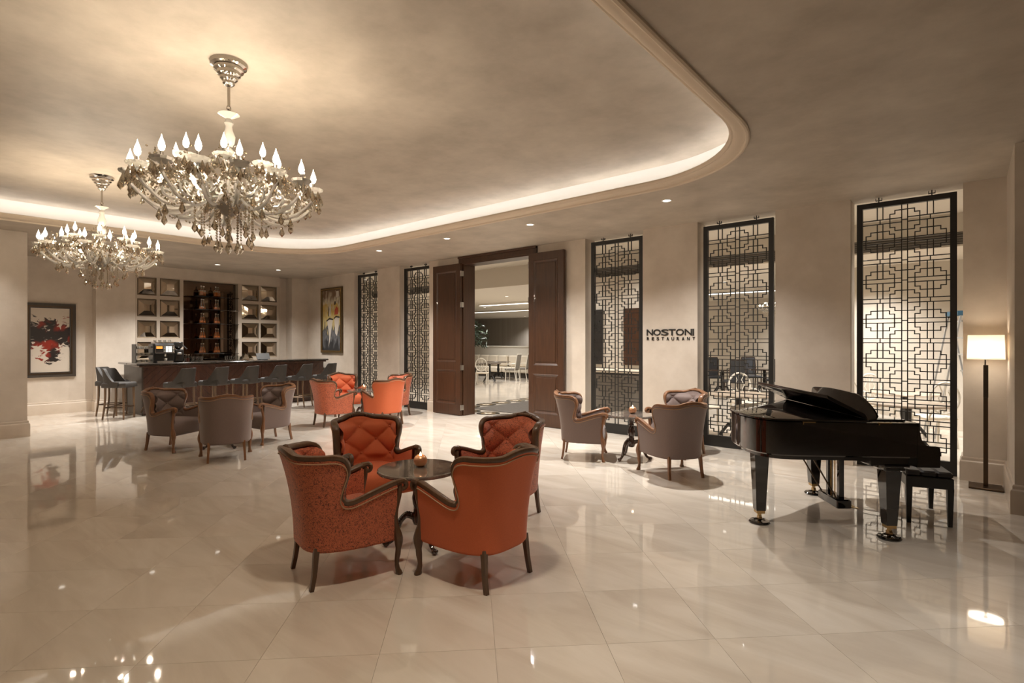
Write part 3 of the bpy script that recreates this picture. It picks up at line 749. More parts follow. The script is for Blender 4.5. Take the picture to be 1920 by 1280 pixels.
MB().box(-15.42, -15.405, ccen[0], ccen[1], 1.12, 3.19).build('back_mirror', M['mirror_d'], bk, smooth=False)
MB().box(-15.42, -15.10, v_c0, v_end, .86, .90).build('back_worktop', M['counter'], bk, smooth=False)
MB().box(-15.42, -15.12, v_c0, v_end, .0, .86).build('base_cabinet', M['darkwood'], bk, smooth=False)
SH = [2.80, 2.455, 2.085, 1.69, 1.297]
for z in SH: MB().box(-15.40, -15.15, ccen[0]+.01, ccen[1]-.01, z-.012, z).build('glass_shelf', M['clear'], bk, smooth=False)
for z in SH:
    for pxx in (379, 406):
        y = on_u(pxx, 600, -15.3)[0]; MB().box(-15.38, -15.17, y-.16, y+.16, z, z+.012).build('bottle_stand', M['dark'], bk, smooth=False)
def decanter(kind):
    t = thing('decanter', '', 'decanter')
    if kind:
        MB().lathe([(.012,0),(.056,.0),(.061,.02),(.056,.05),(.036,.11),(.020,.17),(.016,.21),(.022,.222)], 14).build('flask', M['flask'], t)
        MB().lathe([(.012,.006),(.053,.006),(.057,.02),(.052,.048),(.046,.066),(.01,.068)], 14).build('spirit', M['amber'], t)
        MB().sphere((0,0,.25), .024, 8, 6, (1,1,1.2)).build('stopper', M['crystal'], t)
    else:
        MB().bbox(-.05,.05,-.05,.05,0,.17,.012).lathe([(.05,.165),(.022,.19),(.02,.225)], 10).build('flask', M['flask'], t)
        MB().bbox(-.045,.045,-.045,.045,.006,.115,.01).build('spirit', M['amber'], t)
        MB().sphere((0,0,.25), .024, 8, 6).build('stopper', M['crystal'], t)
    return t
D1, D0 = decanter(1), decanter(0); remember(None)
rn = ('top', 'second', 'third', 'fourth', 'lowest'); u1 = u0 = False
for r, z in enumerate(SH):
    for c, pxx in enumerate((375.5, 382.5, 402.5, 409.5)):
        y, _ = on_u(pxx, 600, -15.3)
        lb = '%s of amber spirit, %s on the %s glass shelf' % ('square bottle' if r == 0 else 'conical glass decanter', ('leftmost', 'second from left', 'third from left', 'rightmost')[c], rn[r])
        if r == 0: place(D0, u0, lb, (-15.33 if c % 2 else -15.23, y, z+.0125), 0, 'square bottles on the top shelf'); u0 = True
        else: place(D1, u1, lb, (-15.33 if c % 2 else -15.23, y, z+.0125), 0, 'decanters on the glass shelves'); u1 = True

# ---- things on the counter
ZC = 1.14
def at_c(px, u=-14.1): return on_u(px, 600, u)[0]
t = thing('cup_rack', 'dark rack stacked with white cups at the left end of the bar top', 'cup rack', (-14.12, at_c(268), ZC))
rk = MB(); rk.box(-.15,.15,-.17,-.155,0,.42).box(-.15,.15,.155,.17,0,.42)
rk.build('frame', M['dark'], t, smooth=False)
for z in (.01,.16,.31): MB().box(-.15,.15,-.155,.155,z,z+.012).build('shelf', M['steel'], t, smooth=False)
cup = MB().lathe([(.02,0),(.03,.004),(.04,.05),(.036,.05),(.028,.01)], 12).mesh('cup')
for zi, z in enumerate((.022,.172,.322)):
    for i in range(3):
        for j in range(2):
            o = tag(obj('cup', cup, M['whitepaint'], None, (-14.12+(-.05+.1*j), at_c(268)-.1+.1*i, ZC+z+.0005)), 'small white coffee cup, %s %s on the %s shelf of the cup rack' % (('left', 'middle', 'right')[i], ('rear', 'front')[j], ('bottom', 'middle', 'top')[zi]), 'cup', 'cups on the %s rack shelf' % ('bottom', 'middle', 'top')[zi])
t = thing('coffee_machine', 'black coffee machine with orange display and white button panel on the bar top', 'coffee machine', (-14.12, at_c(306.5), ZC))
MB().bbox(-.20,.10,-.205,.205,0,.44,.015).build('body', M['dark'], t)
MB().bbox(-.19,.13,-.20,.20,.20,.41,.012).build('head', M['dark'], t)
MB().box(.13,.136,-.195,.195,.215,.39).build('bezel', M['steel'], t, smooth=False)
MB().box(.136,.139,-.185,.185,.225,.38).build('panel', M['dark'], t, smooth=False)
MB().box(.139,.142,-.175,-.055,.315,.37).build('orange_display', M['screen_o'], t, smooth=False)
for i in range(2):
    for j in range(4): MB().box(.139,.142,.01+i*.066,.070+i*.066,.235+j*.035,.266+j*.035).build('button', M['screen_w'], t, smooth=False)
for q, yy in ((0,-.03),(1,.155)):
    for j in range(4): MB().box(.139,.143,yy,yy+.02,.24+j*.035,.258+j*.035).build('key', M['whitepaint'], t, smooth=False)
MB().lathe([(.03,.14),(.026,.20)], 10, (.09, .02, 0)).build('spout', M['steel'], t)
MB().box(-.02,.16,-.16,.16,.0,.035).build('drip_tray', M['steel'], t, smooth=False)
MB().box(-.19,.09,-.19,.19,.44,.465).build('cup_warmer', M['steel'], t, smooth=False)
tag(MB().lathe([(.02,0),(.035,.004),(.042,.06),(.038,.06),(.03,.01)], 12).tube([(.04,0,.05),(.065,0,.045),(.065,0,.02),(.038,0,.012)], .005, 5).build('coffee_cup', M['whitepaint'], None, (-14.04, at_c(306.5)+.02, ZC+.036)), 'white cup under the spout of the coffee machine', 'cup')
for i in range(4):
    tag(obj('cup', cup, M['whitepaint'], None, (-14.17, at_c(306.5)-.15+.1*i, ZC+.4655)), '%s white coffee cup from the left on top of the coffee machine' % ORD[i], 'cup', 'cups on the coffee machine')
t = thing('coffee_grinder', 'black coffee grinder right of the coffee machine', 'grinder', (-14.12, at_c(334.5), ZC))
MB().bbox(-.12,.08,-.10,.10,0,.30,.02).build('body', M['dark'], t)
MB().lathe([(.04,.30),(.095,.36),(.10,.46),(.09,.47)], 14).build('hopper', M['dark'], t)
MB().bbox(.07,.12,-.05,.05,.17,.22,.01).build('fork', M['steel'], t)
MB().tube([(.0,.09,.40),(.02,.18,.30)], .014, 6).build('lever', M['dark'], t)
gl_ = MB().lathe([(.03,0),(.036,.003),(.041,.12),(.038,.12),(.033,.012)], 12).mesh('tumbler')
for i, (dx, dy) in enumerate(((0,0),(0,.095),(.09,0),(.09,.095),(.0,.19),(.09,.19))):
    tag(obj('tumbler', gl_, M['clear'], None, (-14.10+dx*.8, at_c(359)+dy, ZC+.0005)), 'clear glass tumbler beside the coffee grinder, %s row, %s' % ('front' if dx else 'rear', ('left', 'middle', 'right')[round(dy/.095)]), 'glass', 'tumblers on the bar top')
jar = thing('spirit_jar', 'short glass jar of dark red drink between grinder and tumblers', 'jar', (-14.05, at_c(350), ZC))
MB().lathe([(.02,0),(.055,.002),(.055,.14),(.045,.15),(.045,.16)], 14).build('glass', M['clear'], jar)
MB().lathe([(.01,.004),(.05,.004),(.05,.09),(.01,.092)], 14).build('drink', mat('red_drink', (.10,.012,.008), .2), jar)
MB().lathe([(.048,.16),(.048,.175),(.01,.18)], 14).build('lid', M['chrome'], jar)
t = thing('glass_dome', 'faceted glass dome with stacked glasses on the right half of the bar top', 'dome', (-14.15, at_c(463.5), ZC))
MB().lathe([(.17,.0),(.17,.05),(.09,.15),(.02,.15)], 8).build('cover', M['crystal'], t, smooth=False)
MB().lathe([(.18,0),(.18,.008),(.02,.008)], 20).build('tray', M['chrome'], t)
for i in range(4):
    tag(obj('tumbler', gl_, M['clear'], None, (-14.02, (at_c(422)+i*.10 if i < 4 else at_c(474.5)+(i-4)*.05), ZC+.0005)), 'small clear glass, %s from the left in the row on the bar top' % ORD[i], 'glass', 'glasses in a row on the bar top')
t = thing('till_screen', 'dark tilted till screen on the bar top right of the glass dome', 'till', (-14.2, at_c(496), ZC))
MB().bbox(-.08,.08,-.1,.1,0,.015,.004).build('foot', M['dark'], t)
MB().loft([[(.06-.0,-.17,.015),(.06,.17,.015),(-.02,.17,.17),(-.02,-.17,.17)], [(.035,-.17,.012),(.035,.17,.012),(-.045,.17,.17),(-.045,-.17,.17)]], True, True).build('display', mat('till_grey', (.07,.068,.065), .4), t, smooth=False)

# ================================================================ PAINTINGS
def frame_parts(t, w_, h_, fw, m1, m2):
    for a, b, c, d in ((-w_/2,w_/2,-h_/2,-h_/2+fw), (-w_/2,w_/2,h_/2-fw,h_/2), (-w_/2,-w_/2+fw,-h_/2+fw,h_/2-fw), (w_/2-fw,w_/2,-h_/2+fw,h_/2-fw)):
        MB().box(a, b, -.045, -.004, c, d).build('frame_bar', m1, t, smooth=False)
    g = fw*.55; q = fw*.8
    for a, b, c, d in ((-w_/2+g,w_/2-g,-h_/2+g,-h_/2+q), (-w_/2+g,w_/2-g,h_/2-q,h_/2-g), (-w_/2+g,-w_/2+q,-h_/2+q,h_/2-q), (w_/2-q,w_/2-g,-h_/2+q,h_/2-q)):
        MB().box(a, b, -.052, -.045, c, d).build('fillet', m2, t, smooth=False)
def art1():
    m, nt, b = newmat('ink_painting'); N = nt.nodes; L = nt.links
    tc = N.new('ShaderNodeTexCoord'); mp = N.new('ShaderNodeMapping'); mp.inputs['Rotation'].default_value = (0, .5, 0); mp.inputs['Scale'].default_value = (1.6, 1, 3.0)
    L.new(tc.outputs['Object'], mp.inputs[0])
    nz = N.new('ShaderNodeTexNoise'); nz.inputs['Scale'].default_value = 2.4; nz.inputs['Detail'].default_value = 7; nz.inputs['Distortion'].default_value = 2.2; L.new(mp.outputs[0], nz.inputs['Vector'])
    sx = N.new('ShaderNodeSeparateXYZ'); L.new(tc.outputs['Object'], sx.inputs[0])
    def mth(op, a, b_=None, c=None):
        n = N.new('ShaderNodeMath'); n.operation = op
        for i, q in enumerate((a, b_, c)):
            if q is None: continue
            if isinstance(q, (int, float)): n.inputs[i].default_value = q
            else: L.new(q, n.inputs[i])
        return n.outputs[0]
    dz = mth('ABSOLUTE', mth('SUBTRACT', sx.outputs[2], .14)); band = mth('MULTIPLY', dz, -1.15)
    stem = mth('MULTIPLY', mth('ABSOLUTE', mth('ADD', sx.outputs[0], .0)), -1.6)
    stem = mth('ADD', stem, mth('MULTIPLY', mth('MAXIMUM', mth('SUBTRACT', mth('MULTIPLY', sx.outputs[2], -1), .42), 0), -2.5))
    top = mth('MAXIMUM', mth('ADD', band, .36), mth('ADD', mth('ADD', stem, .31), mth('MULTIPLY', mth('MAXIMUM', mth('SUBTRACT', sx.outputs[2], .42), 0), -4)))
    v = mth('ADD', mth('SUBTRACT', nz.outputs['Fac'], .5), mth('MULTIPLY', top, .8))
    rp = N.new('ShaderNodeValToRGB'); e = rp.color_ramp.elements
    e[0].position = .02; e[0].color = (.60,.52,.43,1); e[1].position = .09; e[1].color = (.022,.016,.014,1)
    L.new(v, rp.inputs[0])
    n2 = N.new('ShaderNodeTexNoise'); n2.inputs['Scale'].default_value = 2.3; n2.inputs['Detail'].default_value = 3; L.new(tc.outputs['Object'], n2.inputs['Vector'])
    r2 = N.new('ShaderNodeValToRGB'); r2.color_ramp.elements[0].position = .50; r2.color_ramp.elements[1].position = .58; L.new(n2.outputs['Fac'], r2.inputs[0])
    rd = N.new('ShaderNodeMix'); rd.data_type = 'RGBA'; rd.inputs['A'].default_value = (.022,.016,.014,1); rd.inputs['B'].default_value = (.26,.022,.010,1); L.new(r2.outputs[0], rd.inputs['Factor'])
    r3 = N.new('ShaderNodeValToRGB'); r3.color_ramp.elements[0].position = .03; r3.color_ramp.elements[1].position = .09; L.new(v, r3.inputs[0])
    mx = N.new('ShaderNodeMix'); mx.data_type = 'RGBA'; mx.inputs['A'].default_value = (.60,.52,.43,1); L.new(r3.outputs[0], mx.inputs['Factor']); L.new(rd.outputs['Result'], mx.inputs['B'])
    L.new(mx.outputs['Result'], b.inputs['Base Color']); b.inputs['Roughness'].default_value = .35
    return m
va, zt = on_u(141.4, 570.5, -15.56); _, zb = on_u(141.4, 704.6, -15.56); va0 = on_u(44, 600, -15.56)[0]
w1, h1 = va-va0, zt-zb
t = thing('painting', 'abstract ink painting of black and red smears on white in a dark frame', 'painting', (-15.556, (va+va0)/2, (zt+zb)/2), PI/2)
MB().box(-w1/2+.08, w1/2-.08, -.02, -.004, -h1/2+.08, h1/2-.08).build('canvas', art1(), t, smooth=False)
frame_parts(t, w1, h1, .11, M['darkwood'], M['bronze'])
def art2():
    m, nt, b = newmat('yellow_painting'); N = nt.nodes; L = nt.links
    tc = N.new('ShaderNodeTexCoord'); sx = N.new('ShaderNodeSeparateXYZ'); L.new(tc.outputs['Object'], sx.inputs[0])
    nz = N.new('ShaderNodeTexNoise'); nz.inputs['Scale'].default_value = 4.5; nz.inputs['Detail'].default_value = 6
    mp = N.new('ShaderNodeMapping'); mp.inputs['Scale'].default_value = (2, 1, .8); L.new(tc.outputs['Object'], mp.inputs[0]); L.new(mp.outputs[0], nz.inputs['Vector'])
    ad = N.new('ShaderNodeMath'); ad.operation = 'MULTIPLY_ADD'; ad.inputs[1].default_value = .9; L.new(nz.outputs['Fac'], ad.inputs[0])
    m2 = N.new('ShaderNodeMath'); m2.operation = 'MULTIPLY_ADD'; m2.inputs[1].default_value = .62; m2.inputs[2].default_value = .05; L.new(sx.outputs[2], m2.inputs[0]); L.new(m2.outputs[0], ad.inputs[2])
    rp = N.new('ShaderNodeValToRGB'); e = rp.color_ramp.elements
    e[0].position = .05; e[0].color = (.03,.03,.032,1); e[1].position = 1.0; e[1].color = (.16,.09,.05,1)
    for p, c in ((.22,(.16,.16,.165)), (.33,(.05,.05,.055)), (.40,(.45,.36,.18)), (.55,(.62,.50,.22)), (.68,(.55,.36,.07)), (.80,(.62,.56,.42))):
        k = e.new(p); k.color = (*c, 1)
    L.new(ad.outputs[0], rp.inputs[0]); L.new(rp.outputs[0], b.inputs['Base Color']); b.inputs['Roughness'].default_value = .4
    return m
ua, zt = on_v(604, 541.5, VW); ub_, zb = on_v(643.5, 537.5, VW)[0], on_v(604, 661, VW)[1]
w2, h2 = ub_-ua, zt-zb
t = thing('painting', 'tall yellow and grey painting of pale figures above the right end of the bar', 'painting', ((ua+ub_)/2, VW-.004, (zt+zb)/2), 0)
MB().box(-w2/2+.05, w2/2-.05, -.02, -.004, -h2/2+.05, h2/2-.05).build('canvas', art2(), t, smooth=False)
frame_parts(t, w2, h2, .075, mat('gilt_frame', (.12,.08,.035), .4, metal=.4), M['brass'])
pw, pd, pr = mat('paint_white', (.60,.54,.46), .5), mat('paint_dark', (.03,.025,.022), .5), mat('paint_red', (.45,.08,.04), .5)
def daub(P, m_, k): MB().loft([[(x*w2, -.021-.0008*k, z*h2) for x, z in P], [(x*w2, -.0205, z*h2) for x, z in P]], True, True).build('daub', m_, t, smooth=False)
daub([(-.22,.0),(.06,.01),(.0,-.12),(-.06,-.27),(-.14,-.40),(-.11,-.25),(-.16,-.12)], pw, 2)
daub([(.13,.03),(.36,.04),(.33,-.1),(.25,-.24),(.17,-.2),(.15,-.08)], pw, 2)
daub([(-.25,.0),(-.1,.04),(.08,.02),(.06,0),(-.1,.015),(-.24,-.02)], pd, 4)
daub([(.1,.03),(.2,.065),(.38,.05),(.37,.03),(.2,.045),(.11,.01)], pd, 4)
daub([(.13,.08),(.30,.09),(.31,.17),(.24,.21),(.15,.16)], pr, 3)
daub([(-.12,.08),(-.05,.06),(-.02,.2),(-.06,.25),(-.12,.2)], pw, 3); daub([(-.16,.06),(-.13,.06),(-.11,.18),(-.14,.22)], pd, 4)
daub([(.2,.34),(.34,.36),(.33,.44),(.22,.44)], pw, 3); daub([(.12,.23),(.19,.24),(.2,.28),(.14,.29)], pd, 4)

# ================================================================ LATTICE SCREENS
ZT, ZB0, ZB1 = 3.415, .004, .17
HW, IW = .508, .443; PER = .51; B_ = .0055
def bars(P, closed=False):
    m = MB(); n = len(P)
    for i in range(n if closed else n-1):
        (x0, z0), (x1, z1) = P[i], P[(i+1) % n]
        if abs(x0-x1) < 1e-6: m.box(x0-B_, x0+B_, -.011, .011, min(z0,z1)-B_, max(z0,z1)+B_)
        else: m.box(min(x0,x1)-B_, max(x0,x1)+B_, -.0105, .0105, z0-B_, z0+B_)
    return m
med = [(-.10,.128),(.10,.128),(.10,.085),(.152,.085),(.152,-.085),(.10,-.085),(.10,-.128),(-.10,-.128),(-.10,-.085),(-.152,-.085),(-.152,.085),(-.10,.085)]
med_me = bars(med, True).mesh('medallion', False)
med_lo = bars([p for p in med if p[1] > 0] , False)
def seg_me(L_, horiz): return bars([(0,0),(L_,0)] if horiz else [(0,0),(0,L_)]).mesh('crossbar' if horiz else 'upright', False)
cb_me = seg_me(IW-.03, True); tick_me = seg_me(.06, True); vt_me = seg_me(.0275*2, False)
up_me = seg_me(ZT-.065-ZB1, False); su_me = seg_me(PER/2-.055, False); top_me = None
def make_screen():
    t = thing('lattice_screen', '', 'screen')
    MB().box(-HW, -IW, -.03, .03, ZB0, ZT).build('frame_bar', M['black'], t, smooth=False)
    MB().box(IW, HW, -.03, .03, ZB0, ZT).build('frame_bar', M['black'], t, smooth=False)
    MB().box(-IW, IW, -.03, .03, ZT-.065, ZT).build('frame_bar', M['black'], t, smooth=False)
    MB().box(-IW, IW, -.03, .03, ZB0, ZB1).build('frame_bar', M['black'], t, smooth=False)
    for x in (-.03, .03): obj('upright', up_me, M['black'], t, (x, 0, ZB1))
    z = ZT-.065-.19; k = 0
    while z > ZB1 - .05:
        side = k % 2
        cols = (-.256, .256) if side else (0,)
        for x in cols:
            if z - .128 > ZB1 - .02: obj('medallion', med_me, M['black'], t, (x, 0, z))
        for dz in (-.0275, .0275):
            if z+dz > ZB1:
                for x0 in (-IW, .03): obj('crossbar', cb_me, M['black'], t, (x0, 0, z+dz))
        if z > ZB1: obj('tick', tick_me, M['black'], t, (-.03, 0, z))
        if not side and z > ZB1+.03:
            for x in (-.256, .256): obj('tick', vt_me, M['black'], t, (x, 0, z-.0275))
        for xc in (-.256, .256):
            for x in (-.03, .03):
                zl = z + .0275; L_ = PER/2 - .055
                if k == 0: pass
                if zl + L_ < ZT-.06: obj('upright', su_me, M['black'], t, (xc+x, 0, zl))
                elif k == 0: MB().box(xc+x-B_, xc+x+B_, -.011, .011, zl, ZT-.06).build('upright', M['black'], t, smooth=False)
        z -= PER/2; k += 1
    lowest = z + PER/2 - .0275
    if lowest > ZB1:
        for xc in (-.256, .256):
            for x in (-.03, .03): MB().box(xc+x-B_, xc+x+B_, -.011, .011, ZB1, lowest).build('upright', M['black'], t, smooth=False)
    for x in (-.27, .27):
        h_ = MB().box(x-.006, x+.006, -.006, .006, ZT, ZS); h_.box(x-.035, x+.035, -.012, .012, ZT+.02, ZT+.03)
        for q in (-.035, .029): h_.box(x+q, x+q+.006, -.012, .012, ZT+.03, ZT+.055)
        h_.build('hanger', M['black'], t, smooth=False)
    return t
sc_ = make_screen(); remember(None)
SL = ['nearest tall black lattice screen, right behind the piano keyboard', 'tall black lattice screen behind the piano tail', 'tall black lattice screen between the open door and the wall lettering', None, 'tall black lattice screen left of the open door leaf', 'farthest black lattice screen beside the yellow painting']
k = 0
for i, (a, b) in enumerate(OPEN):
    if SL[i]: place(sc_, k > 0, SL[i], ((a+b)/2, 8.335, 0), 0, 'black lattice screens'); k += 1

# ================================================================ WALL LETTERING
def letter(ch, parent, x, z, wd, ht, bold=0.0):
    cu = bpy.data.curves.new('letter', 'FONT'); cu.body = ch; cu.size = 1; cu.extrude = .02; cu.offset = bold
    o = bpy.data.objects.new('tmp', cu); COL.objects.link(o); dg = bpy.context.evaluated_depsgraph_get(); dg.update()
    me = bpy.data.meshes.new_from_object(o.evaluated_get(dg)); bpy.data.objects.remove(o)
    xs = [v.co.x for v in me.vertices]; ys = [v.co.y for v in me.vertices]; x0, x1, y0, y1 = min(xs), max(xs), min(ys), max(ys)
    for v in me.vertices:
        px, py, pz = v.co; v.co = (x + (px-x0)/(x1-x0)*wd, -.012 if pz > 0 else 0.0, z + (py-y0)/(y1-y0)*ht)
    me.materials.clear(); obj('letter', me, M['black'], parent)
ul, zt = on_v(1213, 617.5, VW); ur = on_v(1303, 617, VW)[0]; z1 = on_v(1213, 628.8, VW)[1]; zr1, zr0 = on_v(1213, 632, VW)[1], on_v(1213, 637.8, VW)[1]
sg = thing('wall_lettering', 'black raised letters reading NOSTONI RESTAURANT on the plaster pier', 'sign', (ul, VW-.001, 0))
WT = ur-ul
for ch, a, b in (('N',.0,.135),('O',.145,.305),('S',.315,.468),('T',.470,.615),('O',.622,.785),('N',.80,.945),('I',.955,.985)):
    letter(ch, sg, a*WT, z1, (b-a)*WT, zt-z1, .012)
for i, ch in enumerate('RESTAURANT'): letter(ch, sg, (.005+i*.1055)*WT, zr0, .05*WT, zr1-zr0, .006)

# ================================================================ GRAND PIANO
u, v = C(3.39, 4.22)
pn = thing('grand_piano', 'glossy black grand piano with raised music desk and folded lid flap', 'piano', (u, v, 0), face(.082, .9966))
curve = catmull([(-1.10,0,0),(-1.24,.025,0),(-1.345,.11,0),(-1.40,.26,0),(-1.42,.44,0),(-1.405,.62,0),(-1.34,.80,0),(-1.20,.97,0),(-1.00,1.12,0),(-.82,1.28,0),(-.64,1.44,0),(-.46,1.535,0),(-.34,1.555,0)], 4)
OUT = [(-.17,0)] + [p[:2] for p in curve] + [(-.17,1.56)]
def inset(P, d, c=(-.7,.72)): return [(c[0]+(x-c[0])*(1-d/.7), c[1]+(y-c[1])*(1-d/.72)) for x, y in P]
MB().loft([[(x,y,z) for x,y in inset(OUT, d)] for d, z in ((.012,.690),(0,.702),(0,.968),(.012,.972))], True, True).build('case', M['piano'], pn, ang=.45)
MB().loft([[(x,y,z) for x,y in inset(OUT, d)] for d, z in ((.05,.655),(.05,.695))], True, True).build('bottom_beams', M['piano'], pn, ang=.45)
LID = [(-.55,-.006)] + [p for p in OUT if p[0] < -.56] + [(-.55,1.50)]
MB().loft([[(x,y,z) for x,y in inset(LID, d)] for d, z in ((0,.973),(-.014,.979),(-.014,.992),(0,.998))], True, True).build('lid', M['piano'], pn, ang=.4)
fa = math.atan2(.15, .29); L_ = .33
def fl_pt(s_, o): return (-.55 - s_*math.cos(fa) - o*math.sin(fa)*-1*-1, .999 + s_*math.sin(fa) + o*math.cos(fa))
q = [fl_pt(0,.0), fl_pt(L_,.0), fl_pt(L_+.008,.022), fl_pt(L_,.044), fl_pt(0,.044)]
MB().loft([[(x, y, z) for x, z in q] for y in (-.01, 1.50)], True, True).build('lid_flap', M['piano'], pn, ang=.5)
for x in (-.42, -1.0):
    MB().box(x-.05, x+.05, -.012, .004, .966, .974).box(x-.05, x-.042, -.012, .004, .952, .974).build('hinge', M['brass'], pn, smooth=False)
DK = catmull([(.28,.985,0),(.30,1.06,0),(.40,1.145,0),(.55,1.165,0),(.85,1.175,0),(1.10,1.165,0),(1.26,1.145,0),(1.36,1.06,0),(1.38,.985,0)], 4)
MB().loft([[(-.32-(z-.985)*.45+o, y, z) for y, z, _ in DK] for o in (0, .016)], True, True).build('music_desk', M['piano'], pn, ang=.5)
MB().box(-.52,-.20,.10,1.46,.973,.985).build('desk_shelf', M['piano'], pn, smooth=False)
for y0, y1 in ((0,.055), (1.505,1.56)):
    A = [(-.175,.62),(-.004,.62),(.0,.63),(.0,.765),(-.006,.78),(-.02,.787),(-.075,.79),(-.11,.80),(-.135,.83),(-.15,.88),(-.158,.972),(-.175,.972)]
    MB().loft([[(x, y, z) for x, z in A] for y in (y0, y1)], True, True).build('cheek', M['piano'], pn, ang=.5)
MB().bbox(-.50, -.006, .055, 1.505, .615, .70, .008).build('keybed', M['piano'], pn, ang=.5)
MB().box(-.012, .0, .055, 1.505, .63, .725).build('key_slip', M['piano'], pn, smooth=False)
kb = MB().box(-.165,-.02,.11,1.45,.70,.735).build('white_keys', M['white'], pn, smooth=False)
bk_ = MB()
for i in range(52):
    if i % 7 in (1,2,4,5,6): y = .11 + i*1.34/52; bk_.box(-.165,-.07,y-.006,y+.006,.735,.747)
bk_.build('black_keys', M['dark'], kb, smooth=False)
MB().loft([[(-.165,y,.74),(-.175,y,.90),(-.19,y,.90),(-.19,y,.74)] for y in (.06,1.50)], True, True).build('fallboard', M['piano'], pn, smooth=False)
for x, y in ((-.296,.150), (-.297,1.44), (-1.215,.46)):
    m = MB()
    zt_ = .62 if x > -1 else .69
    for (z0, z1, a, b) in ((.115, zt_-.05, .040, .062),): m.loft([[(x-h,y-h+.0,z),(x+h,y-h,z),(x+h,y+h,z),(x-h,y+h,z)] for z, h in ((z0,a),(z1,b))], True, True)
    lg = m.build('leg', M['piano'], pn, smooth=False)
    MB().bbox(x-.085,x+.085,y-.085,y+.085,zt_-.055,zt_+.01,.012).bbox(x-.105,x+.105,y-.105,y+.105,zt_-.02,zt_+.01,.01).build('leg_block', M['piano'], lg)
    MB().box(x-.036,x+.036,y-.036,y+.036,.09,.118).build('ferrule', M['brass'], lg, smooth=False)
    cs = MB().tube([(x,y,.09),(x,y,.055)], .017, 8); cs.tube([(x-.012,y,.045),(x+.012,y,.045)], .028, 12); cs.build('caster', M['brass'], lg)
    MB().lathe([(.0,.0),(.086,.0),(.090,.010),(.080,.022),(.050,.026),(.045,.018),(.01,.017)], 24, (x,y,0)).build('caster_cup', M['piano'], lg)
ly = MB(); xl = -.42
for y in (.66, .86): ly.bbox(xl-.022, xl+.022, y-.022, y+.022, .17, .66, .004)
ly.bbox(xl-.05, xl+.05, .60, .92, .60, .66, .006); lyo = ly.build('lyre', M['piano'], pn)
MB().bbox(xl-.07, xl+.06, .58, .94, .10, .185, .01).build('pedal_box', M['piano'], lyo)
for y in (.69, .76, .83):
    MB().loft([[(xl+.05,y-.013,.095),(xl+.05,y+.013,.095),(xl+.05,y+.013,.105),(xl+.05,y-.013,.105)], [(xl+.17,y-.018,.075),(xl+.17,y+.018,.075),(xl+.17,y+.018,.083),(xl+.17,y-.018,.083)]], True, True).build('pedal', M['brass'], lyo)
    MB().tube([(xl,y,.18),(xl,y,.64)], .005, 6).build('pedal_rod', M['brass'], lyo)
for y in (.62, .90): MB().tube([(xl-.03,y,.14),(xl-.32,y,.655)], .007, 6).build('brace', M['bronze'], lyo)
# bench
u, v = C(3.815, 4.985)
bn = thing('piano_bench', 'black padded piano bench behind the keyboard', 'bench', (u, v, 0), face(.42, .907))
for i in range(3):
    for j in range(2): MB().bbox(-.17+i*.1135, -.058+i*.1135, -.31+j*.31, -.002+j*.31, .42, .475, .014).build('pad', mat('bench_leather', (.020,.015,.013), .45), bn)
MB().bbox(-.172,.172,-.312,.312,.325,.422,.006).build('box', M['dark'], bn)
for sx in (-1,1):
    for sy in (-1,1):
        MB().loft([[(sx*.148-h,sy*.288-h,z),(sx*.148+h,sy*.288-h,z),(sx*.148+h,sy*.288+h,z),(sx*.148-h,sy*.288+h,z)] for z, h in ((0,.015),(.335,.024))], True, True).build('leg', M['dark'], bn, smooth=False)
MB().tube([(-.19,.05,.375),(-.172,.05,.375)], .03, 10).build('height_knob', M['dark'], bn)

# ================================================================ FLOOR LAMP
u, v = C(5.245, 5.905)
lp = thing('floor_lamp', 'slim floor lamp with lit cream rounded shade in the right corner', 'floor lamp', (u, v, 0), YAW*0)
MB().bbox(-.145,.145,-.145,.145,0,.022,.004).build('base', M['bronze'], lp)
MB().box(-.020,.020,-.020,.020,.022,1.36).build('pole', M['bronze'], lp, smooth=False)
MB().box(-.021,.021,-.030,-.020,1.0,1.36).build('pole_plate', M['chrome'], lp, smooth=False)
MB().lathe([(.012,1.36),(.012,1.42),(.02,1.43),(.02,1.48)], 12).build('lamp_holder', M['chrome'], lp)
def rsq(h, r, n=5): return rrect(-h, h, -h, h, r, n)
sh = MB().loft([[(x,y,1.425) for x,y in rsq(.160,.11)], [(x,y,1.69) for x,y in rsq(.152,.105)]], True, False)
sh.build('shade', M['shade'], lp, ang=.8)
MB().sphere((0,0,1.545), .033, 10, 8, (1,1,1.25)).build('bulb', M['flame'], lp)
MB().prism(rsq(.148,.115), 1.436, 1.440).build('diffuser', M['lampdiff'], lp, smooth=False)
point('lamp_bulb_light', (u, v, 1.545), E_LAMP, WARM, .04)

# ================================================================ DOWNLIGHTS
ring = MB().lathe([(.050,.0),(.066,-.006),(.074,-.003),(.074,0)], 20).mesh('trim_ring'); lens = MB().lathe([(.050,-.002),(.050,-.0035),(.001,-.0035)], 20).mesh('lens')
def downlight(u, v, z, label, e, grp, angle=128, light=True, rad=.045, col=NEUT):
    t = thing('downlight', label, 'downlight', (u, v, z), 0, grp)
    obj('trim_ring', ring, M['whitepaint'], t); obj('lens', lens, M['disc'], t)
    if light: spot('downlight_beam', (u, v, z-.02), e, angle, 1.0 if angle > 120 else .75, col, rad)
vis = [((1250,376),'recessed downlight in the soffit above the wall lettering'), ((994,421),'recessed downlight in the soffit just right of the door head'), ((838,447),'recessed downlight in the soffit above the left door leaf'), ((711,470),'recessed downlight in the soffit above the two left screens'), ((522,506),'recessed downlight above the right end of the bar'), ((408,496),'recessed downlight above the middle of the bar')]
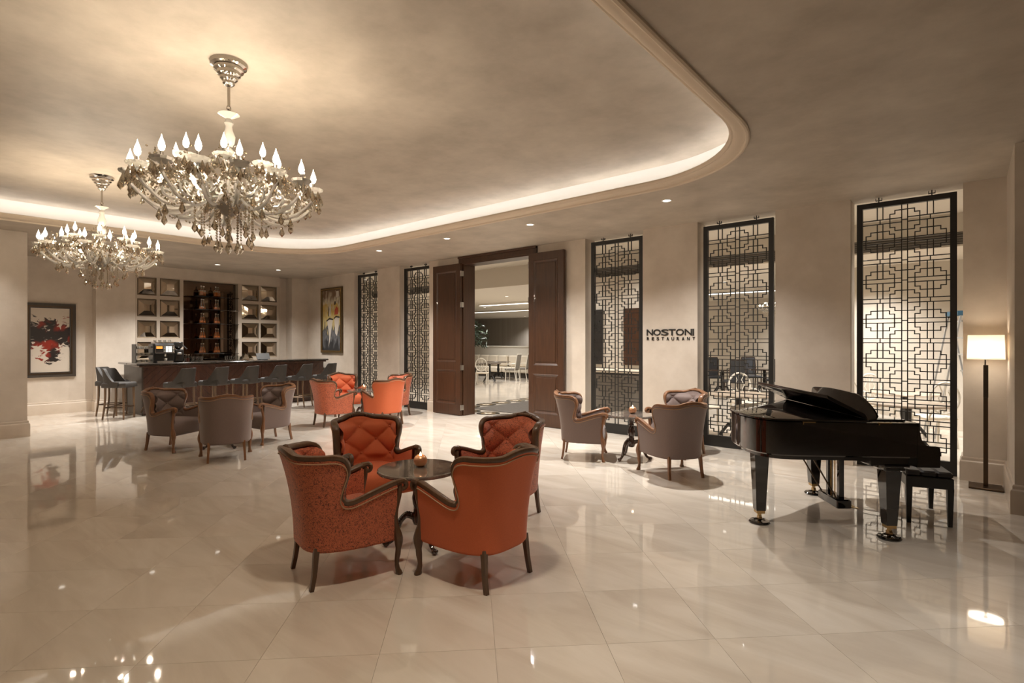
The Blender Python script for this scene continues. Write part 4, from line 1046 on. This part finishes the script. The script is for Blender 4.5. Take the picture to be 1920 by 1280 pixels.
for k, ((x, y), lb) in enumerate(vis):
    Y = (ZS-H)*F/(640-y); u, v = C((x-960)/F*Y, Y); downlight(u, v, ZS, lb, E_DOWN*(.86 if k < 4 else .85), 'lobby downlights', 126 if k < 4 else 122)
hid = [(-13.7, 3.8, 'recessed downlight above the left end of the bar behind the chandelier', .8, 112), (-14.3, 2.35, 'recessed downlight in front of the ink painting behind the chandelier', .42, 88),
       (0.0, 3.2, 'recessed downlight in the right soffit above the viewer', .30, 90), (-11.55, .55, 'added unseen downlight in the left soffit to brighten the plain pier', .2, 112)]  # the left soffit one is added out of view to lift the pier
downlight(*C(-.40, 2.70), ZR, 'recessed downlight in the raised ceiling above the nearest armchairs', E_DOWN*.34, 'lobby downlights', 116, True, .11, WARM)
for u, v, lb, e, an in hid: downlight(u, v, ZS, lb, E_DOWN*e, 'lobby downlights', an)

# ================================================================ CHANDELIERS
def make_chandelier():
    t = thing('chandelier', '', 'chandelier')       # origin at the ceiling
    prof = []
    for i, r in enumerate((.132,.108,.086,.064,.044)): prof += [(r,-.012-.034*i), (r*.98,-.030-.034*i), (r*.80,-.040-.034*i)]
    MB().lathe([(.02,0),(.134,-.002)] + prof + [(.02,-.185)], 28).build('canopy', M['chrome'], t, ang=.5)
    MB().tube([(0,0,-.18),(0,0,-.34)], .011, 8).build('rod', M['chrome'], t)
    for k in range(4):
        c = [( (.016*math.cos(a) if k % 2 else 0), (0 if k % 2 else .016*math.cos(a)), -.355-.024*k+.019*math.sin(a)) for a in (2*PI*i/10 for i in range(10))]
        MB().tube(c, .0042, 5, True).build('chain_link', M['chrome'], t)
    MB().lathe([(.015,-.445),(.030,-.432),(.078,-.405),(.074,-.402),(.02,-.42)], 20).build('top_cup', M['opal'], t)
    MB().lathe([(.02,-.44),(.034,-.475),(.024,-.50),(.030,-.53),(.048,-.58),(.040,-.63),(.022,-.66)], 18).build('vase', M['opal'], t)
    MB().lathe([(.022,-.66),(.05,-.70),(.05,-.74),(.03,-.78),(.05,-.86),(.085,-.95),(.12,-1.02),(.13,-1.06),(.09,-1.12),(.05,-1.18),(.02,-1.20)], 18).build('stem', M['crystal_w'], t)
    MB().lathe([(.05,-1.13),(.16,-1.12),(.19,-1.095),(.185,-1.09),(.05,-1.11)], 22).build('hub_bowl', M['opal'], t)
    pan = MB(); n = 24; rr = []
    for r, z in ((.008,-.004),(.034,0),(.064,.014),(.073,.032),(.067,.032),(.032,.012),(.008,.010)):
        rr.append([((r*(1+.05*math.cos(12*2*PI*i/n)*(r > .05)))*math.cos(2*PI*i/n), (r*(1+.05*math.cos(12*2*PI*i/n)*(r > .05)))*math.sin(2*PI*i/n), z) for i in range(n)])
    pan.loft(rr, True, True); pan_me = pan.mesh('drip_pan')
    can_me = MB().lathe([(.011,.0),(.011,.075),(.008,.078)], 8).mesh('candle')
    fl_me = MB().lathe([(.008,.078),(.019,.092),(.023,.110),(.019,.132),(.010,.156),(.004,.175),(.001,.190)], 8).mesh('bulb')
    drop = MB().lathe([(.003,.0),(.007,-.014),(.019,-.046),(.022,-.060),(.014,-.074),(.001,-.090)], 6).mesh('pendant', False)
    drop2 = MB().lathe([(.002,.0),(.006,-.010),(.014,-.030),(.017,-.040),(.010,-.050),(.001,-.060)], 6).mesh('pendant', False)
    def arms(n_, R0, zp, zb, ph):
        for k in range(n_):
            a = 2*PI*k/n_ + ph; c_, s_ = math.cos(a), math.sin(a)
            P = catmull([(.07,zb+.06),(.16*R0/.62,zb+.045),(.30*R0/.62,zb-.05),(.45*R0/.62,zb-.055),(.56*R0/.62,zb+.02),(.625*R0/.62,zb+.10),(R0,zp-.004)], 4)
            am = MB().tube([(r*c_, r*s_, z) for r, z in P], [.016-.005*i/(len(P)-1) for i in range(len(P))], 6); am = am.build('arm', M['crystal_w'], t)
            sp = [( (R0*.66+.075*math.cos(q)*(1-.06*i)), zb+.04+.062*math.sin(q)*(1-.06*i)) for i, q in ((i, -PI*.6+i*.62) for i in range(10))]
            MB().tube([(r*c_, r*s_, z) for r, z in sp], .011, 5).build('curl', M['crystal_w'], am)
            pos = (R0*c_, R0*s_, zp)
            obj('drip_pan', pan_me, M['opal'], am, pos); obj('candle', can_me, M['chrome'], am, pos); obj('bulb', fl_me, M['flame'], am, pos)
            for q in (-1.5, -.75, 0, .75, 1.5):
                obj('pendant', drop, M['smoke'] if (k+int(q*2)) % 2 else M['crystal'], am, (R0*c_+.056*math.cos(a+q), R0*s_+.056*math.sin(a+q), zp+.004-.03*(q == 0)))
            rm, zm = P[len(P)//2]
            obj('pendant', drop, M['smoke'], am, (rm*c_, rm*s_, zm-.015))
            rm, zm = P[len(P)*3//4]
            obj('pendant', drop2, M['crystal'], am, (rm*c_, rm*s_, zm-.012))
    # shared mesh data carry no material of their own when two materials are used: give each object its own slot
    arms(16, .628, -.985, -1.13, 0.0); arms(8, .355, -.86, -1.00, .2)
    gar = MB(); rnd = random.Random(3)
    def chain(p, q, sag, n_, r):
        for i in range(n_+1):
            f = i/n_; x = [p[j]+(q[j]-p[j])*f for j in range(3)]; gar.octa((x[0], x[1], x[2]-sag*4*f*(1-f)), r, r*1.2)
    for k in range(16):
        a, b = 2*PI*k/16, 2*PI*(k+1)/16
        chain((.60*math.cos(a),.60*math.sin(a),-.985), (.60*math.cos(b),.60*math.sin(b),-.985), .085, 9, .0085)
        chain((.60*math.cos(a),.60*math.sin(a),-.975), (.36*math.cos(a),.36*math.sin(a),-.88), .07, 9, .0085)
        chain((.45*math.cos(a),.45*math.sin(a),-1.16), (.45*math.cos(b),.45*math.sin(b),-1.16), .05, 6, .009)
    for k in range(8):
        a, b = 2*PI*k/8+.2, 2*PI*(k+1)/8+.2
        chain((.34*math.cos(a),.34*math.sin(a),-.86), (.34*math.cos(b),.34*math.sin(b),-.86), .08, 9, .008)
        chain((.34*math.cos(a),.34*math.sin(a),-.85), (.035*math.cos(a),.035*math.sin(a),-.62), .06, 12, .008)
    for i in range(1300):
        a = rnd.uniform(0, 2*PI); r = .10+.52*rnd.random()**.7; zc = -1.07 + .10*(r/.62)**2
        gar.octa((r*math.cos(a), r*math.sin(a), zc + rnd.uniform(-.10,.13)), rnd.uniform(.007,.016))
    tag(gar.build('crystal_garland', M['crystal'], t, smooth=False), kind='stuff')
    for k in range(14):                      # hanging strings in the middle, each ends in a drop
        a = 2*PI*k/14; r = .17 if k % 2 else .235; z1 = -1.36 if k % 2 else -1.27
        s_ = MB(); z = -1.13
        while z > z1: s_.octa((r*math.cos(a), r*math.sin(a), z), .009, .011); z -= .021
        so = s_.build('bead_string', M['crystal'], t, smooth=False)
        obj('pendant', drop, M['smoke'], so, (r*math.cos(a), r*math.sin(a), z1))
    for k in range(8):
        a = 2*PI*k/8+.3; r = .085; s_ = MB(); z = -1.17
        while z > -1.40: s_.octa((r*math.cos(a), r*math.sin(a), z), .009, .011); z -= .021
        so = s_.build('bead_string', M['smoke'], t, smooth=False); obj('pendant', drop, M['crystal'], so, (r*math.cos(a), r*math.sin(a), -1.40))
    MB().lathe([(.004,-1.20),(.03,-1.23),(.015,-1.27),(.022,-1.30),(.008,-1.40),(.024,-1.44),(.028,-1.46),(.01,-1.49),(.001,-1.51)], 10).build('finial', M['crystal'], t, smooth=False)
    return t
EXTRA = {}
_obj = obj
def obj(name, me, mt, parent=None, loc=(0,0,0), rot=0):      # pendants share one mesh per material
    if name == 'pendant':
        key = (me.name, mt.name)
        if key not in EXTRA: EXTRA[key] = me.copy(); EXTRA[key].materials.clear()
        me = EXTRA[key]
    return _obj(name, me, mt, parent, loc, rot)
def chand_pos(px, py):
    Y = (ZR-H)*F/(640-py); return C((px-960)/F*Y, Y)
ch = make_chandelier(); remember(None)
p1 = chand_pos(429, 118); p2 = chand_pos(191, 331)
o1 = place(ch, False, 'large crystal chandelier nearest the viewer with candle bulbs', (*p1, ZR), .12, 'crystal chandeliers')
o2 = place(ch, True, 'crystal chandelier farther off at the left, before the bar', (*p2, ZR), .31, 'crystal chandeliers')
for (cu, cv_), ro in ((p1, .12), (p2, .31)):
    for k in range(8):
        a = 2*PI*k/8+ro; point('chandelier_bulb_light', (cu+.628*math.cos(a), cv_+.628*math.sin(a), ZR-.87), E_CHAND, WARM, .022)
    for k in range(4):
        a = 2*PI*k/4+.2+ro; point('chandelier_bulb_light', (cu+.355*math.cos(a), cv_+.355*math.sin(a), ZR-.745), E_CHAND, WARM, .018)
for (cu, cv_), ro in ((p1, .12), (p2, .31)):
    for k in range(4):
        a = PI/2*k+.5; point('chandelier_fill_light', (cu+.30*math.cos(a), cv_+.30*math.sin(a), ZR-1.02), E_CHAND*.6, WARM, .018)  # added inner lights without bulbs, to brighten the crystals
Y = 15.5; cx = C((1446-960)/F*Y, Y)
o3 = place(ch, True, 'small crystal chandelier glowing in the dining room behind the piano-tail screen', (*cx, 3.10), .7, 'crystal chandeliers'); o3.scale = (.5, .5, .5)
Y = 24.0; cx = C((886-960)/F*Y, Y)

# ================================================================ DINING ROOM FURNITURE AND LIGHTS
def oval_chair():
    t = thing('dining_chair', '', 'chair')
    MB().bbox(-.23,.23,-.22,.23,.42,.47,.02).build('seat', M['cream'], t)
    for sx in (-1,1):
        for sy in (-1,1): MB().tube([(.2*sx,.19*sy,.42),(.2*sx,.19*sy,.2),(.21*sx,.22*sy,0)], [.022,.018,.014], 6).build('leg', M['whitepaint'], t)
    ringp = [(.21*math.cos(2*PI*i/20), -.25-.06*(.24*math.sin(2*PI*i/20)), .76+.24*math.sin(2*PI*i/20)) for i in range(20)]
    b_ = MB().tube(ringp, .017, 6, True).build('back_frame', M['whitepaint'], t)
    for x in (-.09, 0, .09): MB().tube([(x,-.24,.55),(x*.5,-.245,.66),(x,-.25,.76),(x*.5,-.26,.86),(x,-.265,.97)], .010, 5).build('splat', M['whitepaint'], b_)
    for sx in (-1,1):
        MB().tube([(.2*sx,-.2,.45),(.16*sx,-.23,.56)], .016, 6).build('back_post', M['whitepaint'], t)
        MB().tube([(.2*sx,-.24,.70),(.24*sx,0,.69),(.23*sx,.14,.65),(.22*sx,.15,.46)], .013, 6).build('arm', M['whitepaint'], t)
    return t
def tall_chair(fab, wd):
    t = thing('dining_chair', '', 'chair')
    MB().bbox(-.23,.23,-.22,.24,.42,.49,.02).build('seat', fab, t)
    for sx in (-1,1):
        MB().tube([(.2*sx,.2,.42),(.2*sx,.2,0)], [.022,.015], 6).build('leg', wd, t)
        MB().tube([(.2*sx,-.2,.42),(.2*sx,-.27,0)], [.022,.016], 6).build('leg', wd, t)
        MB().tube([(.22*sx,-.22,.42),(.22*sx,-.27,.8),(.22*sx,-.33,1.08)], .018, 6).build('back_post', wd, t)
    MB().loft([[(-.21,-.225,.50),(.21,-.225,.50),(.21,-.255,.50),(-.21,-.255,.50)], [(-.22,-.315,1.08),(.22,-.315,1.08),(.22,-.345,1.08),(-.22,-.345,1.08)]], True, True).build('backrest', fab, t, smooth=False)
    MB().tube([(-.22,-.33,1.085),(.22,-.33,1.085)], .02, 6).build('top_rail', wd, t)
    for sx in (-1,1): MB().tube([(.23*sx,-.25,.70),(.25*sx,.1,.68),(.24*sx,.14,.46)], .014, 6).build('arm', wd, t)
    return t
def dining_table(rnd_, top):
    t = thing('dining_table', '', 'table')
    (MB().lathe([(.02,.72),(.50,.72),(.51,.735),(.50,.75),(.02,.75)], 32) if rnd_ else MB().bbox(-.45,.45,-.45,.45,.72,.755,.008)).build('table_top', top, t)
    MB().lathe([(.05,.72),(.045,.5),(.06,.4),(.045,.3),(.06,.2),(.05,.1)], 10).build('column', M['dark'], t)
    for k in range(4):
        a = PI/2*k+PI/4; MB().tube([(0,0,.2),(.18*math.cos(a),.18*math.sin(a),.22),(.32*math.cos(a),.32*math.sin(a),.03)], [.03,.026,.03], 6).build('leg', M['dark'], t)
    return t
oc = oval_chair(); tc_ = tall_chair(M['greyfab'], M['whitepaint']); bc = tall_chair(M['bluegrey'], M['tablewood'])
dt = dining_table(False, M['tablewood']); dr = dining_table(True, mat('pale_top', (.46,.37,.28), .3)); remember(None)
flag = {}
def put(p, label, pos, fx, fy, grp):
    place(p, flag.get(p.name_full), label, (pos[0], pos[1], 0), face(fx, fy), grp); flag[p.name_full] = True
put(oc, 'white oval-back chair at the left edge of the view through the doorway', G(904, 721), .1, 1, 'white oval-back chairs')
put(tc_, 'left one of two tall cane-back chairs seen through the doorway', C(.00, 22.3), -.9, .4, 'tall cane-back chairs')
put(tc_, 'right one of two tall cane-back chairs seen through the doorway', C(.46, 22.9), -.9, .4, 'tall cane-back chairs')
put(dt, 'dark dining table behind the oval-back chair in the doorway view', C(-.9, 21.4), 0, 1, 'dark dining tables')
put(dt, 'dark dining table before the banquette in the doorway view', C(-.6, 23.3), .2, 1, 'dark dining tables')
put(dr, 'round dining table close behind the piano-tail screen', C(.425*8.9, 8.9), 0, 1, 'round dining tables')
put(oc, 'white oval-back chair close behind the left edge of the piano-tail screen', C(.355*9.6, 9.6), .4, -.8, 'white oval-back chairs')
put(oc, 'white oval-back chair beyond the round table behind the piano-tail screen', C(.437*10.3, 10.3), 0, -1, 'white oval-back chairs')
tl = (6.55, 16.6); tr = (8.0, 16.9)
for i, (tc2, dx, dy) in enumerate(((tl,-.85,.05), (tl,0,-.85), (tl,.05,.85), (tr,.85,.0), (tr,-.05,-.85), (tr,0,.85))):
    put(bc, ('dark blue-grey dining chair %s behind the piano-tail screen') % ('left of the left table', 'in front of the left table', 'beyond the left table', 'right of the right table', 'in front of the right table', 'beyond the right table')[i], C(tc2[0]+dx, tc2[1]+dy), -dx, -dy, 'dark blue-grey dining chairs')
put(dt, 'dark dining table at the left behind the piano-tail screen', C(*tl), .3, 1, 'dark dining tables')
put(dt, 'dark dining table at the right behind the piano-tail screen', C(*tr), .3, 1, 'dark dining tables')
put(dr, 'round dining table close behind the nearest lattice screen', C(.742*7.55, 7.55), 0, 1, 'round dining tables')
put(dr, 'round dining table farther behind the nearest lattice screen', C(.735*9.1, 9.1), 0, 1, 'round dining tables')
for i, (r, Y, fx, fy) in enumerate(((.655, 8.35, .2, -1), (.79, 8.3, .1, 1), (.685, 9.95, -.1, -1), (.775, 10.25, -.5, -1))):
    put(oc, 'white oval-back chair %s behind the nearest lattice screen' % ('beyond the near round table', 'in front of the far round table', 'at the back left', 'at the back right')[i], C(r*Y, Y), fx, fy, 'white oval-back chairs')
# ladder
lu, lv = C(.832*9.0, 9.0)
ld = thing('step_ladder', 'aluminium step ladder behind the right edge of the nearest lattice screen', 'ladder', (lu, lv, 0), face(.9, -.3))
for sy, yo in ((1, .0), (-1, .0)):
    for sx in (-1, 1): MB().box(-.012,.012,-.012,.012,0,2.13).build('rail', M['alum'], ld, (.22*sx, .38*sy, 0), (math.radians(10)*sy, 0, 0), smooth=False)
for k in range(7):
    z = .28*(k+1); y = .38 - z*math.tan(math.radians(10)); MB().box(-.21,.21,y-.04,y+.04,z-.012,z+.012).build('step', M['alum'], ld, smooth=False)
MB().bbox(-.24,.24,-.06,.06,2.05,2.13,.01).build('top_cap', M['bluecap'], ld)
# buffet behind the third screen with wall panel, dark display and wooden board
bu = [C(.16*11.2, 11.2), C(.25*10.2, 10.2)]
bq = thing('buffet', 'pale stone buffet counter behind the screen beside the lettering', 'buffet', (-5.9, 9.95, 0))
MB().box(-1.0,1.2,0,.6,0,.92).build('body', M['greyfab'], bq, smooth=False)
MB().box(-1.0,1.2,-.01,.6,.92,.96).build('dark_edge', M['dark'], bq, smooth=False)  # dark edge strip under the pale top
MB().bbox(-1.05,1.25,-.05,.65,.96,1.02,.008).build('top', M['cream'], bq)
struct(MB().box(-7.4,-4.7,10.62,10.80,0,3.1).build('wall_buffet', M['rwall'], smooth=False))
tag(MB().bbox(-.19,.19,-.04,0,0,1.25,.01).build('wall_board', M['doorwood'], None, (on_v(1184,640,10.6)[0], 10.615, 1.1)), 'brown wooden board standing behind the buffet', 'board')
tag(MB().bbox(-.12,.12,-.04,0,0,1.25,.01).build('wall_display', M['dark'], None, (on_v(1122,640,10.6)[0], 10.615, 1.1)), 'narrow black display panel behind the left end of the buffet', 'display')
# plant
pu, pv = C(-1.75, 23.0)
pt = thing('potted_tree', 'dark green potted tree half hidden by the left door jamb', 'plant', (pu, pv, 0))
MB().lathe([(.02,0),(.2,0),(.26,.5),(.24,.5),(.02,.48)], 16).build('pot', M['dark'], pt)
MB().tube([(0,0,.45),(.03,.02,1.2),(0,.05,1.9)], [.04,.03,.02], 6).build('trunk', M['darkwood'], pt)
lf = MB(); rnd = random.Random(5)
for i in range(420):
    a = rnd.uniform(0,2*PI); e = rnd.uniform(-.6,1.4); r = rnd.uniform(.25,.85)
    c = Vector((r*math.cos(a)*math.cos(e)*.9, r*math.sin(a)*math.cos(e)*.9, 1.75+r*math.sin(e)*.9)); d = Vector((rnd.uniform(-1,1),rnd.uniform(-1,1),rnd.uniform(-1,.4))).normalized(); q = d.orthogonal().normalized()
    lf.add([c-d*.13, c+q*.028, c+d*.13, c-q*.028], [(0,1,2,3)])
tag(lf.build('foliage', M['leaf'], pt, smooth=False), kind='stuff')
# dining room downlights and light coves
RD = [((on_v(1740,380,9.6)[0]), 9.6, 3.62, 'dining room downlight high behind the nearest lattice screen'), (-2.9, 9.6, 3.62, 'dining room downlight high behind the piano-tail screen'), (-5.0, 9.6, 3.62, 'dining room downlight high behind the screen by the lettering'), (-7.4, 9.8, 3.62, 'dining room downlight just inside the doorway'),
      (-10.1, 9.8, 3.62, 'dining room downlight behind the screen left of the door leaf'), (-12.4, 9.8, 3.62, 'dining room downlight behind the farthest screen'), (-14.8, 10.0, 3.62, 'dining room downlight in the far left corner'),
      (-1.4, 11.6, 3.10, 'dining room downlight on the low ceiling behind the nearest screen'), (1.2, 11.2, 3.10, 'dining room downlight by the ladder niche'), (-4.6, 13.5, 3.10, 'dining room downlight over the blue-grey chairs'), (-7.5, 14.0, 3.10, 'dining room downlight over the end of the carpet'), (-11.5, 13.2, 3.10, 'dining room downlight left of the carpet'),
      (-12.6, 16.4, 3.10, 'dining room downlight before the banquettes'), (-16.0, 16.9, 3.10, 'dining room downlight over the left banquette'), (-9.5, 18.5, 3.10, 'dining room downlight at the end of the partition'), (-4.0, 18.5, 3.10, 'dining room downlight deep behind the piano-tail screen'), (-16.5, 21.5, 3.10, 'dining room downlight behind the partition'), (-20.0, 24.6, 3.10, 'dining room downlight washing the striped far wall')]
for u, v, z, lb in RD: downlight(u, v, z, lb, E_REST*(.6 if v < 10.5 else 1.0), 'dining room downlights', 130)
for k, (x, y, L1, lb) in enumerate(((-13.4, 15.3, 2.6, 'bright light trough in the dining room ceiling nearest the doorway'), (-16.8, 18.8, 3.6, 'bright light trough in the dining room ceiling over the partition'), (-5.2, 16.0, 5.0, 'bright light trough in the dining room ceiling behind the piano-tail screen'))):
    t = thing('light_trough', lb, 'light trough', (x, y, 3.079), 0, 'dining room light troughs')
    MB().box(-L1/2, L1/2, -.16, .16, -.05, .0205).build('housing', M['whitepaint'], t, smooth=False)
    MB().box(-L1/2+.03, L1/2-.03, -.12, .12, -.054, -.05).build('diffuser', M['trough'], t, smooth=False)
